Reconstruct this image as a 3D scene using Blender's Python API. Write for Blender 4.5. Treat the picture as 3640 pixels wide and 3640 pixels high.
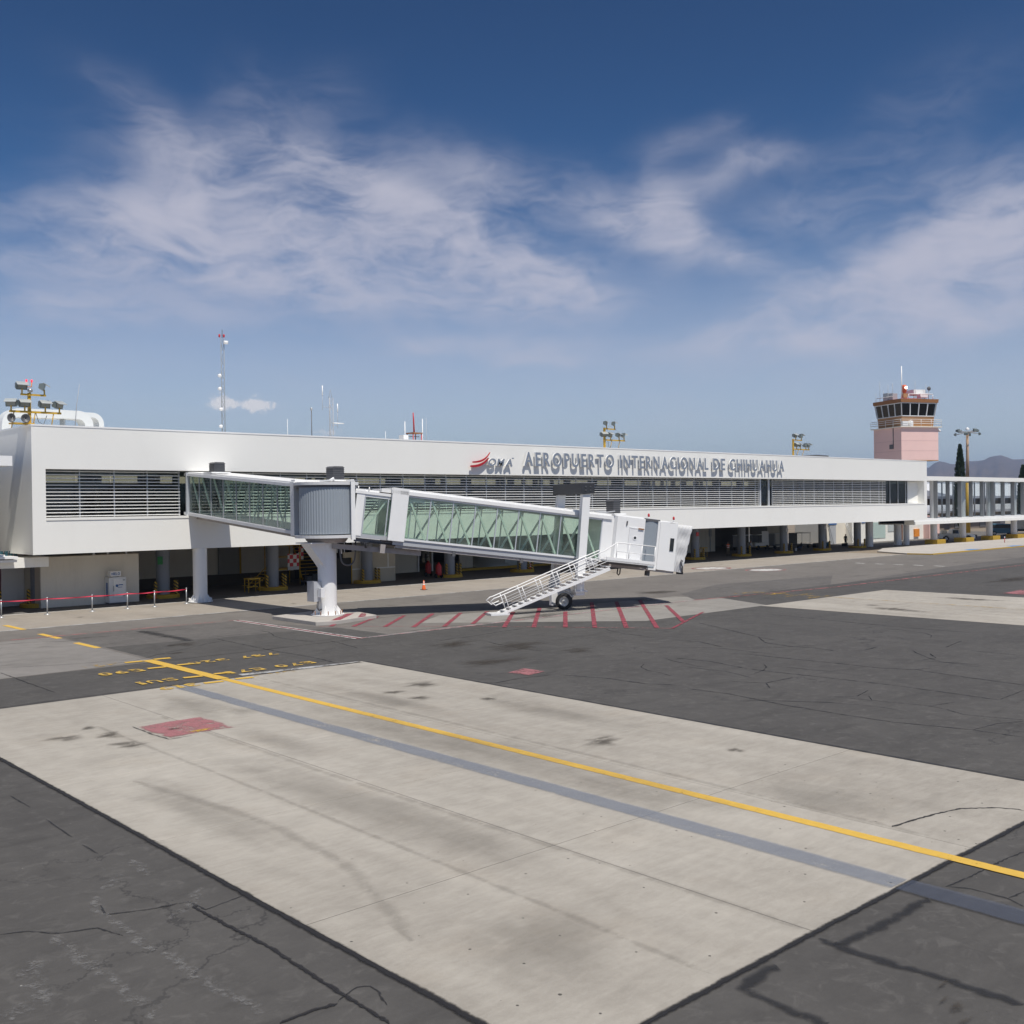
import bpy, bmesh, math, random
from mathutils import Vector, Matrix
rad = math.radians
random.seed(7)
for o in list(bpy.data.objects): bpy.data.objects.remove(o)
scene = bpy.context.scene
COL = scene.collection

# ------------------------------------------------------------------ camera
CAMH = 6.2
yaw, pitch, roll, FPX = rad(47.62), rad(0.40), rad(-0.70), 3700.0
fwd = Vector((math.cos(yaw)*math.cos(pitch), math.sin(yaw)*math.cos(pitch), -math.sin(pitch)))
rgt = Vector((math.sin(yaw), -math.cos(yaw), 0)); upv = rgt.cross(fwd)
r2 = rgt*math.cos(roll)+upv*math.sin(roll); u2 = -rgt*math.sin(roll)+upv*math.cos(roll)
cd = bpy.data.cameras.new('camera'); cam = bpy.data.objects.new('camera', cd); COL.objects.link(cam)
M = Matrix((r2, u2, -fwd)).transposed().to_4x4(); M.translation = Vector((0, 0, CAMH)); cam.matrix_world = M
cd.sensor_width = 36; cd.sensor_fit = 'HORIZONTAL'; cd.lens = 36*FPX/3640; cd.clip_start = 0.1; cd.clip_end = 30000
scene.camera = cam
scene.render.resolution_x = scene.render.resolution_y = 1024
cy = scene.cycles; cy.max_bounces = 8; cy.diffuse_bounces = 4; cy.glossy_bounces = 3; cy.transparent_max_bounces = 24; cy.volume_bounces = 0

# ------------------------------------------------------------------ light
SUN = Vector((-0.08, -0.484, 1)).normalized()
sl = bpy.data.lights.new('sun', 'SUN'); sl.energy = 4.6; sl.angle = rad(0.53); sl.color = (1, 0.95, 0.865)
so = bpy.data.objects.new('sun', sl); COL.objects.link(so); so.rotation_euler = SUN.to_track_quat('Z', 'Y').to_euler(); so.location = (0, 0, 60)
scene.view_settings.view_transform = 'Standard'; scene.view_settings.look = 'None'
scene.view_settings.exposure = 0.0; scene.view_settings.gamma = 1.0; scene.view_settings.use_curve_mapping = False

class NT:
    """small helper for node trees"""
    def __init__(s, tree): s.t = tree; s.n = tree.nodes; s.l = tree.links
    def node(s, ty, **kw):
        n = s.n.new(ty)
        for k, v in kw.items(): setattr(n, k, v)
        return n
    def put(s, sock, v):
        if isinstance(v, bpy.types.NodeSocket): s.l.new(v, sock)
        elif v is not None:
            try: sock.default_value = v
            except Exception: sock.default_value = (*v, 1)
    def m(s, op, a, b=None, c=None, clamp=False):
        n = s.node('ShaderNodeMath', operation=op); n.use_clamp = clamp
        s.put(n.inputs[0], a); s.put(n.inputs[1], b) if b is not None else None
        if c is not None: s.put(n.inputs[2], c)
        return n.outputs[0]
    def vm(s, op, a, b=None):
        n = s.node('ShaderNodeVectorMath', operation=op); s.put(n.inputs[0], a)
        if b is not None: s.put(n.inputs[1], b)
        return n.outputs['Value'] if op in ('LENGTH', 'DOT_PRODUCT') else n.outputs[0]
    def mix(s, f, a, b, mode='MIX'):
        n = s.node('ShaderNodeMix', data_type='RGBA', blend_type=mode)
        s.put(n.inputs[0], f); s.put(n.inputs[6], a if not isinstance(a, tuple) else (*a[:3], 1)); s.put(n.inputs[7], b if not isinstance(b, tuple) else (*b[:3], 1))
        return n.outputs[2]
    def noise(s, vec, scale, detail=3, rough=0.55, dist=0.0):
        n = s.node('ShaderNodeTexNoise'); s.put(n.inputs['Vector'], vec)
        n.inputs['Scale'].default_value = scale; n.inputs['Detail'].default_value = detail; n.inputs['Roughness'].default_value = rough; n.inputs['Distortion'].default_value = dist
        return n.outputs['Fac']
    def ss(s, v, lo, hi, a=0.0, b=1.0):
        n = s.node('ShaderNodeMapRange', interpolation_type='SMOOTHSTEP'); s.put(n.inputs[0], v)
        for i, q in enumerate((lo, hi, a, b)): n.inputs[i+1].default_value = q
        return n.outputs[0]
    def mapv(s, vec, scale=(1, 1, 1), rot=(0, 0, 0), loc=(0, 0, 0)):
        n = s.node('ShaderNodeMapping'); s.put(n.inputs[0], vec)
        n.inputs[1].default_value = loc; n.inputs[2].default_value = rot; n.inputs[3].default_value = scale
        return n.outputs[0]

# ------------------------------------------------------------------ sky
w = bpy.data.worlds.new('World'); scene.world = w; w.use_nodes = True
t = NT(w.node_tree); t.n.clear()
sky = t.node('ShaderNodeTexSky', sky_type='NISHITA'); sky.sun_disc = False
sky.sun_elevation = math.asin(SUN.z); sky.sun_rotation = math.atan2(SUN.x, SUN.y)
sky.altitude = 1400; sky.air_density = 1.0; sky.dust_density = 1.0; sky.ozone_density = 2.2
SKY_STRENGTH = 0.105
tc = t.node('ShaderNodeTexCoord').outputs['Generated']
sep = t.node('ShaderNodeSeparateXYZ'); t.put(sep.inputs[0], tc); dx, dy, dz = sep.outputs
az = t.m('MULTIPLY', t.m('ARCTAN2', dy, dx), 57.29578); el = t.m('MULTIPLY', t.m('ARCSINE', dz), 57.29578)
# deep clear-air blue: steepen the sky model's own gradient
gm = t.node('ShaderNodeGamma'); gm.inputs[1].default_value = 1.9
t.put(gm.inputs[0], t.mix(1.0, sky.outputs[0], (0.20, 0.20, 0.20), 'MULTIPLY'))
skyc = t.mix(1.0, gm.outputs[0], (3.4, 4.2, 3.7), 'MULTIPLY')
# cirrus: angular sheet coordinates (degrees / 10), gently warped
cu = t.node('ShaderNodeCombineXYZ'); t.put(cu.inputs[0], t.m('MULTIPLY', az, -0.1)); t.put(cu.inputs[1], t.m('MULTIPLY', el, 0.1)); sheet = cu.outputs[0]
def warp(vec, scale, amt, off):
    n = t.node('ShaderNodeTexNoise'); t.put(n.inputs['Vector'], t.vm('ADD', vec, off)); n.inputs['Scale'].default_value = scale; n.inputs['Detail'].default_value = 2.5; n.inputs['Roughness'].default_value = 0.5
    return t.vm('ADD', vec, t.vm('MULTIPLY', t.vm('SUBTRACT', n.outputs['Color'], (0.5, 0.5, 0.5)), (amt, amt*0.55, 0)))
ws = warp(sheet, 1.3, 0.34, (3.1, 7.7, 0)); ws = warp(ws, 4.5, 0.13, (11.3, 2.2, 0))
wx = t.node('ShaderNodeSeparateXYZ'); t.put(wx.inputs[0], ws)
azw, elw = wx.outputs[0], wx.outputs[1]
# banks: (azimuth, elevation, half width, half height, tilt, weight) in degrees; tilt is anticlockwise as seen
BANKS = [(63.8, 13.6, 6.73, 2.55, 2, 1.0), (66.2, 14.1, 4.16, 1.59, 8, 0.6), (59.1, 12.8, 5.47, 1.92, -8, 0.7), (62.9, 17.9, 4.63, 1.22, -4, 0.55), (57.9, 17.4, 4.04, 1.44, -22, 0.8), (54.3, 15.8, 3.73, 1.66, -32, 0.9), (50.5, 14.2, 3.38, 1.97, -22, 0.8), (46.5, 12.8, 4.89, 1.67, -16, 1.0), (44.0, 11.8, 1.87, 0.78, -20, 0.6), (56.6, 11.3, 4.8, 0.86, -8, 0.6), (49.4, 11.3, 6.01, 1.19, -4, 0.5), (48.6, 8.8, 5.27, 0.69, -2, 0.7), (45.9, 8.0, 2.63, 0.39, 0, 0.6), (51.8, 8.6, 2.62, 0.39, 10, 0.4), (40.9, 15.6, 3.35, 1.46, -22, 0.55), (36.7, 13.5, 4.39, 0.96, -20, 0.65), (38.9, 15.5, 1.03, 2.42, 0, 0.5), (36.6, 16.9, 3.33, 0.94, 18, 0.42), (37.5, 19.1, 2.99, 0.81, 12, 0.24), (33.6, 17.8, 2.52, 0.66, -8, 0.35), (32.3, 15.0, 3.21, 1.22, -6, 0.3), (27.0, 10.7, 6.47, 2.15, 14, 1.12), (29.6, 9.7, 4.89, 1.55, 8, 0.9), (23.3, 12.1, 4.91, 2.58, 16, 1.06), (21.4, 13.3, 2.88, 1.67, 20, 0.67), (35.1, 8.8, 5.44, 0.85, 6, 0.7), (30.7, 8.4, 2.12, 0.82, -20, 0.45), (22.1, 9.1, 3.88, 1.09, 4, 0.67), (66.8, 19.6, 3.1, 1.08, -30, 0.3), (57.3, 21.0, 2.21, 1.44, 30, 0.18), (61.2, 20.8, 1.81, 1.89, 60, 0.15), (71.2, 12.2, 4.61, 0.94, 4, 0.5), (70.5, 10.2, 3.99, 0.78, 6, 0.5), (72.2, 14.6, 3.59, 0.85, 12, 0.25), (65.4, 9.9, 6.99, 0.73, 0, 0.35), (27.0, 18.2, 5.45, 1.78, 30, 0.17), (25.0, 16.0, 4.0, 1.31, 0, 0.22), (46.4, 16.7, 4.51, 1.47, -18, 0.35), (50.8, 17.6, 4.51, 1.28, -20, 0.3), (60.8, 15.4, 7.23, 1.42, -14, 0.35)]
acc = None
for (a0, e0, ra, re, ti, wt) in BANKS:
    c, s_ = math.cos(rad(ti)), math.sin(rad(ti))
    # pu = ((x-x0)*c+(y-y0)*s)/ra ; x = -az/10
    k1, k2 = 10*c/ra, 10*s_/ra; k3, k4 = -10*s_/re, 10*c/re; x0, y0 = -a0/10, e0/10
    pu = t.m('MULTIPLY_ADD', azw, k1, t.m('MULTIPLY_ADD', elw, k2, -(x0*k1+y0*k2)))
    qv = t.m('MULTIPLY_ADD', azw, k3, t.m('MULTIPLY_ADD', elw, k4, -(x0*k3+y0*k4)))
    r = t.m('MULTIPLY_ADD', pu, pu, t.m('MULTIPLY', qv, qv))
    gs = t.m('MULTIPLY', t.m('POWER', 0.36788, r), wt)
    acc = gs if acc is None else t.m('ADD', acc, gs)
outside = t.ss(t.m('ABSOLUTE', t.m('SUBTRACT', az, 47.6)), 30, 45)      # the same kind of sky goes on all round
acc = t.m('ADD', acc, t.m('MULTIPLY', outside, t.ss(t.noise(t.mapv(ws, (1, 2.2, 1)), 0.55, 2), 0.46, 0.72, 0, .8)))
streak = t.noise(t.mapv(ws, (1.0, 2.2, 1), (0, 0, rad(10))), 1.5, 6, 0.55, 0.6)
fine = t.noise(t.mapv(ws, (1.0, 2.8, 1), (0, 0, rad(-30))), 3.6, 6, 0.58, 0.8)
tex = t.m('MULTIPLY_ADD', streak, 0.66, t.m('MULTIPLY', fine, 0.34))
cl = t.m('MULTIPLY', t.m('MINIMUM', t.m('POWER', acc, 1.25), 1.15), t.ss(tex, 0.32, 0.68, 0.10, 0.92))
veil = t.m('MULTIPLY', t.ss(el, 0.0, 16.0, 0.95, 0.0), t.ss(tex, 0.2, 0.75, 0.8, 1.0)); cl = t.m('ADD', t.m('MULTIPLY', cl, t.m('SUBTRACT', 1.15, veil)), veil)    # thin veil towards the horizon, all round
cl = t.m('MULTIPLY', t.m('SUBTRACT', 1.0, t.m('POWER', 2.71828, t.m('MULTIPLY', cl, -1.7))), 0.92)
# a few small cumulus puffs low over the roof
pn = t.noise(tc, 150, 6, 0.62, 0.3)
puff = None
for (a0, e0, ra, re) in ((63.2, 5.75, .55, .42), (62.9, 5.45, .9, .3), (61.4, 5.55, .55, .5), (61.0, 5.4, 1.0, .3), (57.6, 4.05, .8, .22)):
    p = t.m('DIVIDE', t.m('SUBTRACT', az, a0), ra); q = t.m('DIVIDE', t.m('SUBTRACT', el, e0), re)
    r = t.m('POWER', 0.36788, t.m('MULTIPLY_ADD', p, p, t.m('MULTIPLY', q, q)))
    puff = r if puff is None else t.m('ADD', puff, r)
puff = t.m('MULTIPLY', t.ss(t.m('MULTIPLY_ADD', t.m('SUBTRACT', pn, 0.5), 3.0, puff), 0.35, 1.25), t.ss(puff, 0.10, 0.5, 0.0, 0.72))
skyc = t.mix(cl, skyc, (5.75, 5.6, 6.35)); skyc = t.mix(puff, skyc, (8.6, 8.2, 8.1))
bg = t.node('ShaderNodeBackground'); t.put(bg.inputs[0], skyc); bg.inputs[1].default_value = SKY_STRENGTH
t.l.new(bg.outputs[0], t.node('ShaderNodeOutputWorld').inputs[0])
w.cycles.sampling_method = 'NONE'

# ------------------------------------------------------------------ materials
MATS = {}
def newmat(name):
    m = bpy.data.materials.new(name); m.use_nodes = True; m.node_tree.nodes.clear(); MATS[name] = m
    t = NT(m.node_tree); pos = t.node('ShaderNodeNewGeometry').outputs['Position']
    b = t.node('ShaderNodeBsdfPrincipled'); out = t.node('ShaderNodeOutputMaterial'); t.l.new(b.outputs[0], out.inputs[0])
    return m, t, pos, b, out
def bump(t, b, h, strength, dist=0.01):
    n = t.node('ShaderNodeBump'); n.inputs['Strength'].default_value = strength; n.inputs['Distance'].default_value = dist
    t.put(n.inputs['Height'], h); t.l.new(n.outputs[0], b.inputs['Normal'])
def pm(name, col, rough=0.55, var=0.08, scale=2.0, metal=0.0, bmp=0.0, dirt=0.0, dirtcol=(0.12, 0.10, 0.08), spec=0.5):
    m, t, pos, b, out = newmat(name)
    n = t.noise(pos, scale, 4, 0.6)
    c = t.mix(n, tuple(max(0, x*(1-var)) for x in col), tuple(min(1, x*(1+var)) for x in col))
    if dirt:
        d = t.noise(t.mapv(pos, (1.3, 1.3, 0.25)), scale*1.7, 5, 0.65)
        c = t.mix(t.m('MULTIPLY', t.ss(d, 0.48, 0.8), dirt), c, dirtcol)
    t.put(b.inputs['Base Color'], c); b.inputs['Roughness'].default_value = rough; b.inputs['Metallic'].default_value = metal
    b.inputs['Specular IOR Level'].default_value = spec
    if bmp: bump(t, b, t.noise(pos, scale*14, 3), bmp)
    return m
def glass(name, tint, refl=1.0, haze=0.0, hazecol=(0.5, 0.58, 0.54)):
    m, t, pos, b, out = newmat(name); t.n.remove(b)
    tr = t.node('ShaderNodeBsdfTransparent'); tr.inputs[0].default_value = (*tint, 1)
    gl = t.node('ShaderNodeBsdfGlossy'); gl.inputs['Roughness'].default_value = 0.03
    lw = t.node('ShaderNodeLayerWeight'); lw.inputs[0].default_value = 0.5; fr = t.m('MULTIPLY_ADD', t.m('POWER', lw.outputs['Facing'], 5.0), 0.92, 0.055)
    mx = t.node('ShaderNodeMixShader'); t.put(mx.inputs[0], t.m('MULTIPLY', fr, refl, clamp=True)); t.l.new(tr.outputs[0], mx.inputs[1]); t.l.new(gl.outputs[0], mx.inputs[2])
    sh = mx.outputs[0]
    if haze:
        df = t.node('ShaderNodeBsdfDiffuse'); df.inputs[0].default_value = (*hazecol, 1)
        m2 = t.node('ShaderNodeMixShader'); t.put(m2.inputs[0], t.m('MULTIPLY', t.ss(t.noise(pos, 1.1, 4), 0.2, 0.85), haze*2)); t.l.new(sh, m2.inputs[1]); t.l.new(df.outputs[0], m2.inputs[2]); sh = m2.outputs[0]
    t.l.new(sh, out.inputs[0]); return m
def emis(name, col, st):
    m, t, pos, b, out = newmat(name); t.put(b.inputs['Base Color'], col); b.inputs['Emission Color'].default_value = (*col, 1); b.inputs['Emission Strength'].default_value = st; return m

white = pm('white_stucco', (0.82, 0.81, 0.77), 0.7, 0.025, 0.35, bmp=0.12, dirt=0.10, dirtcol=(0.6, 0.57, 0.52))
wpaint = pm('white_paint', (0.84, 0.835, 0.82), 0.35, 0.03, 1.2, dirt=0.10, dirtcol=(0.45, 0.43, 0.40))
wpaint2 = pm('white_panel', (0.76, 0.76, 0.76), 0.45, 0.03, 1.5, dirt=0.12, dirtcol=(0.40, 0.38, 0.36))
alu = pm('aluminium', (0.58, 0.60, 0.63), 0.38, 0.05, 3, metal=0.35)
greyframe = pm('grey_frame', (0.42, 0.43, 0.45), 0.45, 0.06, 2)
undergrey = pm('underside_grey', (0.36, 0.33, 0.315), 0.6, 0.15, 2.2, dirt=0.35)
curtain = pm('curtain_grey', (0.30, 0.335, 0.37), 0.5, 0.05, 2)
canvas = pm('canopy_canvas', (0.62, 0.62, 0.62), 0.65, 0.10, 4, bmp=0.35)
charcoal = pm('charcoal_metal', (0.035, 0.037, 0.042), 0.5, 0.2, 4)
dkgrey = pm('dark_grey_metal', (0.11, 0.11, 0.115), 0.5, 0.15, 3)
bracegreen = pm('brace_paint', (0.74, 0.78, 0.73), 0.5, 0.05, 2)
slatm = pm('louvre_paint', (0.80, 0.80, 0.79), 0.4, 0.03, 0.6)
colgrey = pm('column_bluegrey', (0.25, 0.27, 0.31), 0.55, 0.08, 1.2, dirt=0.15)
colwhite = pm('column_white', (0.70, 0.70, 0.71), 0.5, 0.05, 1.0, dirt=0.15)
cream = pm('cream_wall', (0.74, 0.69, 0.60), 0.8, 0.05, 0.8, bmp=0.15, dirt=0.15)
beige = pm('plaster_board', (0.48, 0.43, 0.34), 0.8, 0.08, 1.5)
jointw = pm('board_joint', (0.70, 0.69, 0.66), 0.8, 0.1, 3)
brownd = pm('brown_door', (0.16, 0.085, 0.06), 0.6, 0.15, 2)
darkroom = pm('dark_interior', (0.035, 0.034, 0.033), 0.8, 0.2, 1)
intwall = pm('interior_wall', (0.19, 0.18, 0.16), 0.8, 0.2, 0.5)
intcream = pm('interior_cream', (0.62, 0.56, 0.42), 0.8, 0.1, 0.7)
maroon = pm('maroon_wall', (0.12, 0.02, 0.035), 0.6, 0.1, 1)
yellowp = pm('yellow_steel', (0.60, 0.36, 0.03), 0.45, 0.12, 3, dirt=0.25)
yellowk = pm('yellow_kerb', (0.50, 0.31, 0.03), 0.7, 0.15, 2.5, dirt=0.45)
orangem = pm('orange_plastic', (0.75, 0.13, 0.02), 0.45, 0.06, 4)
orangew = pm('orange_plain', (0.70, 0.25, 0.03), 0.6, 0.1, 2)
redm = pm('red_paint', (0.50, 0.03, 0.035), 0.45, 0.1, 3)
redsign = pm('logo_red', (0.42, 0.015, 0.025), 0.35, 0.04, 1)
lettm = pm('letter_steel', (0.235, 0.27, 0.33), 0.42, 0.05, 1.5, metal=0.15)
green = pm('sign_green', (0.02, 0.20, 0.06), 0.5, 0.1, 2)
bluep = pm('blue_paint', (0.04, 0.13, 0.35), 0.5, 0.1, 2)
tealg = pm('teal_pane', (0.04, 0.12, 0.15), 0.15, 0.1, 2)
tyre = pm('rubber', (0.022, 0.022, 0.023), 0.8, 0.2, 8)
galv = pm('galvanised', (0.46, 0.49, 0.50), 0.45, 0.1, 2, metal=0.3, dirt=0.1)
floodm = pm('floodlight_housing', (0.16, 0.19, 0.19), 0.5, 0.1, 4)
visorm = pm('floodlight_visor', (0.55, 0.58, 0.57), 0.35, 0.05, 4, metal=0.3)
lensm = pm('floodlight_lens', (0.30, 0.31, 0.28), 0.1, 0.2, 6)
ductm = pm('duct_white', (0.74, 0.76, 0.75), 0.45, 0.04, 1, dirt=0.1)
pinkm = pm('pink_stucco', (0.80, 0.545, 0.50), 0.85, 0.05, 0.6, bmp=0.1, dirt=0.08, dirtcol=(0.4, 0.25, 0.24))
tanm = pm('tan_boards', (0.42, 0.235, 0.11), 0.7, 0.1, 1.5)
brownm = pm('brown_fascia', (0.29, 0.13, 0.05), 0.7, 0.12, 1.5)
skin = pm('skin', (0.30, 0.17, 0.11), 0.6, 0.05, 5); hairm = pm('hair', (0.015, 0.012, 0.01), 0.7, 0.1, 5)
blackc = pm('black_cloth', (0.018, 0.018, 0.022), 0.9, 0.2, 8); khaki = pm('khaki_cloth', (0.16, 0.13, 0.09), 0.9, 0.15, 8); whitec = pm('white_cloth', (0.55, 0.56, 0.6), 0.9, 0.1, 8); bluec = pm('blue_cloth', (0.05, 0.07, 0.14), 0.9, 0.2, 8)
vest = pm('orange_vest', (0.75, 0.10, 0.02), 0.8, 0.1, 6)
carw = pm('car_white', (0.66, 0.66, 0.65), 0.25, 0.03, 1); carblue = pm('car_blue', (0.06, 0.16, 0.24), 0.35, 0.08, 1)
carglass = pm('car_glass', (0.03, 0.035, 0.04), 0.08, 0.1, 2)
leafm = pm('cypress_leaf', (0.028, 0.05, 0.02), 0.8, 0.45, 1.2); barkm = pm('bark', (0.09, 0.06, 0.04), 0.9, 0.2, 3)
steel = pm('stainless', (0.42, 0.43, 0.44), 0.35, 0.05, 4, metal=0.5)
redtape = pm('red_tape', (0.62, 0.03, 0.07), 0.6, 0.08, 5)
chrome = pm('hub_paint', (0.62, 0.62, 0.60), 0.4, 0.1, 8)
rustpole = pm('pole_rust', (0.42, 0.28, 0.18), 0.7, 0.15, 1, dirt=0.2)
roofw = pm('hangar_roof', (0.72, 0.73, 0.74), 0.5, 0.06, 0.12); roofg = pm('hangar_roof_grey', (0.40, 0.40, 0.43), 0.5, 0.08, 0.2)
brownwall = pm('brown_wall', (0.20, 0.165, 0.14), 0.85, 0.12, 0.4)
winglass = glass('window_glass', (0.66, 0.68, 0.64), 0.7)
bridgeglass = glass('bridge_glass', (0.88, 0.945, 0.90), 1.0, 0.05, (0.62, 0.72, 0.65))
towerglass = glass('tower_glass', (0.25, 0.30, 0.33), 1.6)
conglass = glass('connector_glass', (0.84, 0.87, 0.88), 0.6)
beaconm = emis('beacon_lamp', (1, 0.95, 0.9), 6.0); redlamp = emis('warning_lamp', (1.0, 0.05, 0.08), 0.8)

def stripes_mat(name, c1, c2, freq, slope):
    m, t, pos, b, out = newmat(name)
    tcn = t.node('ShaderNodeTexCoord').outputs['Object']; sp = t.node('ShaderNodeSeparateXYZ'); t.put(sp.inputs[0], tcn)
    ang = t.m('ARCTAN2', sp.outputs[1], sp.outputs[0])
    f = t.m('FRACT', t.m('ADD', t.m('MULTIPLY', sp.outputs[2], freq), t.m('MULTIPLY', ang, slope)))
    k = t.ss(f, 0.48, 0.52); n = t.noise(pos, 9, 3)
    c = t.mix(k, c1, c2); c = t.mix(t.m('MULTIPLY', t.ss(n, 0.45, 0.8), 0.4), c, (0.10, 0.08, 0.05))
    t.put(b.inputs['Base Color'], c); b.inputs['Roughness'].default_value = 0.6; return m
bollm = stripes_mat('bollard_stripes', (0.55, 0.34, 0.03), (0.02, 0.018, 0.015), 4.2, 0.318)
def checker_mat(name):
    m, t, pos, b, out = newmat(name)
    ck = t.node('ShaderNodeTexChecker'); ck.inputs['Scale'].default_value = 3.2; ck.inputs[1].default_value = (0.6, 0.03, 0.05, 1); ck.inputs[2].default_value = (0.72, 0.72, 0.7, 1)
    t.put(ck.inputs[0], t.mapv(t.node('ShaderNodeTexCoord').outputs['Object'], (1, 0, 1), loc=(0.02, 0.1, 0.03))); t.put(b.inputs['Base Color'], ck.outputs[0]); return m
checkm = checker_mat('red_white_checker')

# ---- pavement materials
def pave(name, c_lo, c_hi, grain=0.25, patch=0.22, streak=0.0, cracks=0.0, pits=0.0, tint=None, warm=0.0, slabvar=0.0, rough=0.85, blot=0.0, specks=0):
    m, t, pos, b, out = newmat(name)
    big = t.noise(pos, patch, 4, 0.6); med = t.noise(pos, 1.3, 5, 0.62, 0.3)
    gr = t.noise(pos, 55, 2, 0.7); gr2 = t.noise(pos, 13, 3, 0.6)
    f = t.m('ADD', t.m('MULTIPLY', big, 0.55), t.m('MULTIPLY', med, 0.45))
    if streak:
        sk = t.noise(t.mapv(pos, (0.5, 1.7, 1)), 3.4, 6, 0.66, 0.5); sk2 = t.noise(t.mapv(pos, (1.2, 0.09, 1)), 0.8, 4, 0.55, 0.25)
        f = t.m('ADD', t.m('MULTIPLY', f, 1-streak), t.m('MULTIPLY', t.m('ADD', t.m('MULTIPLY', sk, 0.5), t.m('MULTIPLY', sk2, 0.5)), streak))
    f = t.m('ADD', t.ss(f, 0.24, 0.76), t.m('MULTIPLY', t.m('SUBTRACT', t.m('ADD', t.m('MULTIPLY', gr, 0.6), t.m('MULTIPLY', gr2, 0.4)), 0.5), grain*2))
    if slabvar:
        rnd = t.node('ShaderNodeObjectInfo').outputs['Random']; f = t.m('ADD', f, t.m('MULTIPLY', t.m('SUBTRACT', rnd, 0.5), slabvar))
    c = t.mix(t.m('MINIMUM', t.m('MAXIMUM', f, 0.0), 1.0), c_lo, c_hi)
    if blot:
        bl = t.noise(t.mapv(pos, (0.45, 1, 1)), 0.55, 5, 0.6, 0.6); c = t.mix(t.m('MULTIPLY', t.ss(bl, 0.54, 0.78), blot), c, tuple(x*0.52 for x in c_lo))
    if specks:
        v = t.node('ShaderNodeTexVoronoi', feature='F1'); v.inputs['Scale'].default_value = 3.4; t.put(v.inputs['Vector'], t.mapv(pos, (1, 1, 0)))
        sc = t.node('ShaderNodeSeparateColor'); t.put(sc.inputs[0], v.outputs['Color'])
        k = t.m('MULTIPLY', t.m('LESS_THAN', v.outputs['Distance'], t.m('MULTIPLY', sc.outputs[1], 0.06)), t.m('GREATER_THAN', sc.outputs[0], 0.72))
        c = t.mix(k, c, t.mix(t.m('GREATER_THAN', sc.outputs[2], 0.45), (0.025, 0.024, 0.023), (0.30, 0.29, 0.27)))
        mt = t.noise(pos, 2.7, 5, 0.7, 0.8); c = t.mix(t.m('MULTIPLY', t.ss(mt, 0.5, 0.72), 0.5), c, tuple(min(1, x*1.35) for x in c_hi))
        mt2 = t.noise(t.mapv(pos, (0.5, 1.6, 1)), 0.8, 6, 0.66, 0.5); c = t.mix(t.m('MULTIPLY', t.ss(mt2, 0.52, 0.74), 0.55), c, tuple(x*0.8 for x in c_lo))
    if warm:
        c = t.mix(t.m('MULTIPLY', t.ss(t.noise(pos, 0.5, 4), 0.5, 0.8), warm), c, (0.36, 0.27, 0.18))
    if cracks:
        v = t.node('ShaderNodeTexVoronoi', feature='DISTANCE_TO_EDGE'); v.inputs['Scale'].default_value = 0.19
        wv = t.node('ShaderNodeTexNoise'); t.put(wv.inputs['Vector'], pos); wv.inputs['Scale'].default_value = 0.5; wv.inputs['Detail'].default_value = 6; wv.inputs['Roughness'].default_value = 0.65
        t.put(v.inputs['Vector'], t.vm('ADD', pos, t.vm('MULTIPLY', t.vm('SUBTRACT', wv.outputs['Color'], (.5, .5, .5)), (4.5, 4.5, 0))))
        k = t.m('MULTIPLY', t.ss(v.outputs['Distance'], 0.0015, 0.007, 1, 0), t.ss(t.noise(pos, 0.22, 2), 0.44, 0.60))
        c = t.mix(t.m('MULTIPLY', k, cracks), c, (0.018, 0.018, 0.02))
    if pits:
        v = t.node('ShaderNodeTexVoronoi', feature='F1'); v.inputs['Scale'].default_value = 3.1; t.put(v.inputs['Vector'], t.mapv(pos, (1, 1, 0)))
        sc = t.node('ShaderNodeSeparateColor'); t.put(sc.inputs[0], v.outputs['Color'])
        d = t.m('ADD', v.outputs['Distance'], t.m('MULTIPLY', t.noise(pos, 30, 2), 0.05))
        k = t.m('MULTIPLY', t.m('LESS_THAN', d, t.m('ADD', 0.070, t.m('MULTIPLY', sc.outputs[1], 0.05))), t.m('GREATER_THAN', sc.outputs[0], 0.40))
        sx = t.node('ShaderNodeSeparateXYZ'); t.put(sx.inputs[0], pos)
        k = t.m('MULTIPLY', k, t.ss(t.m('ADD', sx.outputs[1], t.m('MULTIPLY', t.noise(pos, 0.3, 2), 8)), 15, 24, 1, 0.0))
        c = t.mix(t.m('MULTIPLY', k, pits), c, (0.06, 0.055, 0.05))
    if tint: c = t.mix(1.0, c, tint, 'MULTIPLY')
    t.put(b.inputs['Base Color'], c); b.inputs['Roughness'].default_value = rough; b.inputs['Specular IOR Level'].default_value = 0.3
    bump(t, b, t.m('ADD', gr, t.m('MULTIPLY', gr2, 0.5)), 0.35, 0.012)
    return m
asph = pave('asphalt', (0.058, 0.055, 0.053), (0.098, 0.093, 0.088), grain=0.45, streak=0.35, cracks=0.5, blot=0.35, specks=1)
asph_mid = pave('asphalt_worn', (0.118, 0.108, 0.099), (0.195, 0.18, 0.165), grain=0.25, streak=0.3, cracks=0.35, blot=0.5)
asph_int = pave('asphalt_overlay', (0.088, 0.082, 0.078), (0.142, 0.133, 0.125), grain=0.3, streak=0.35, cracks=0.3, blot=0.45, specks=1)
asph_pale = pave('asphalt_pale_patch', (0.16, 0.15, 0.14), (0.25, 0.235, 0.22), grain=0.25, streak=0.2, blot=0.6)
conc = pave('concrete', (0.25, 0.228, 0.198), (0.455, 0.424, 0.374), grain=0.26, streak=0.5, pits=0.9, warm=0.10, slabvar=0.12, patch=0.13, blot=0.25)
conc_wheel = pave('concrete_grey', (0.19, 0.178, 0.163), (0.31, 0.295, 0.27), grain=0.2, streak=0.5, blot=0.5)
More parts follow.
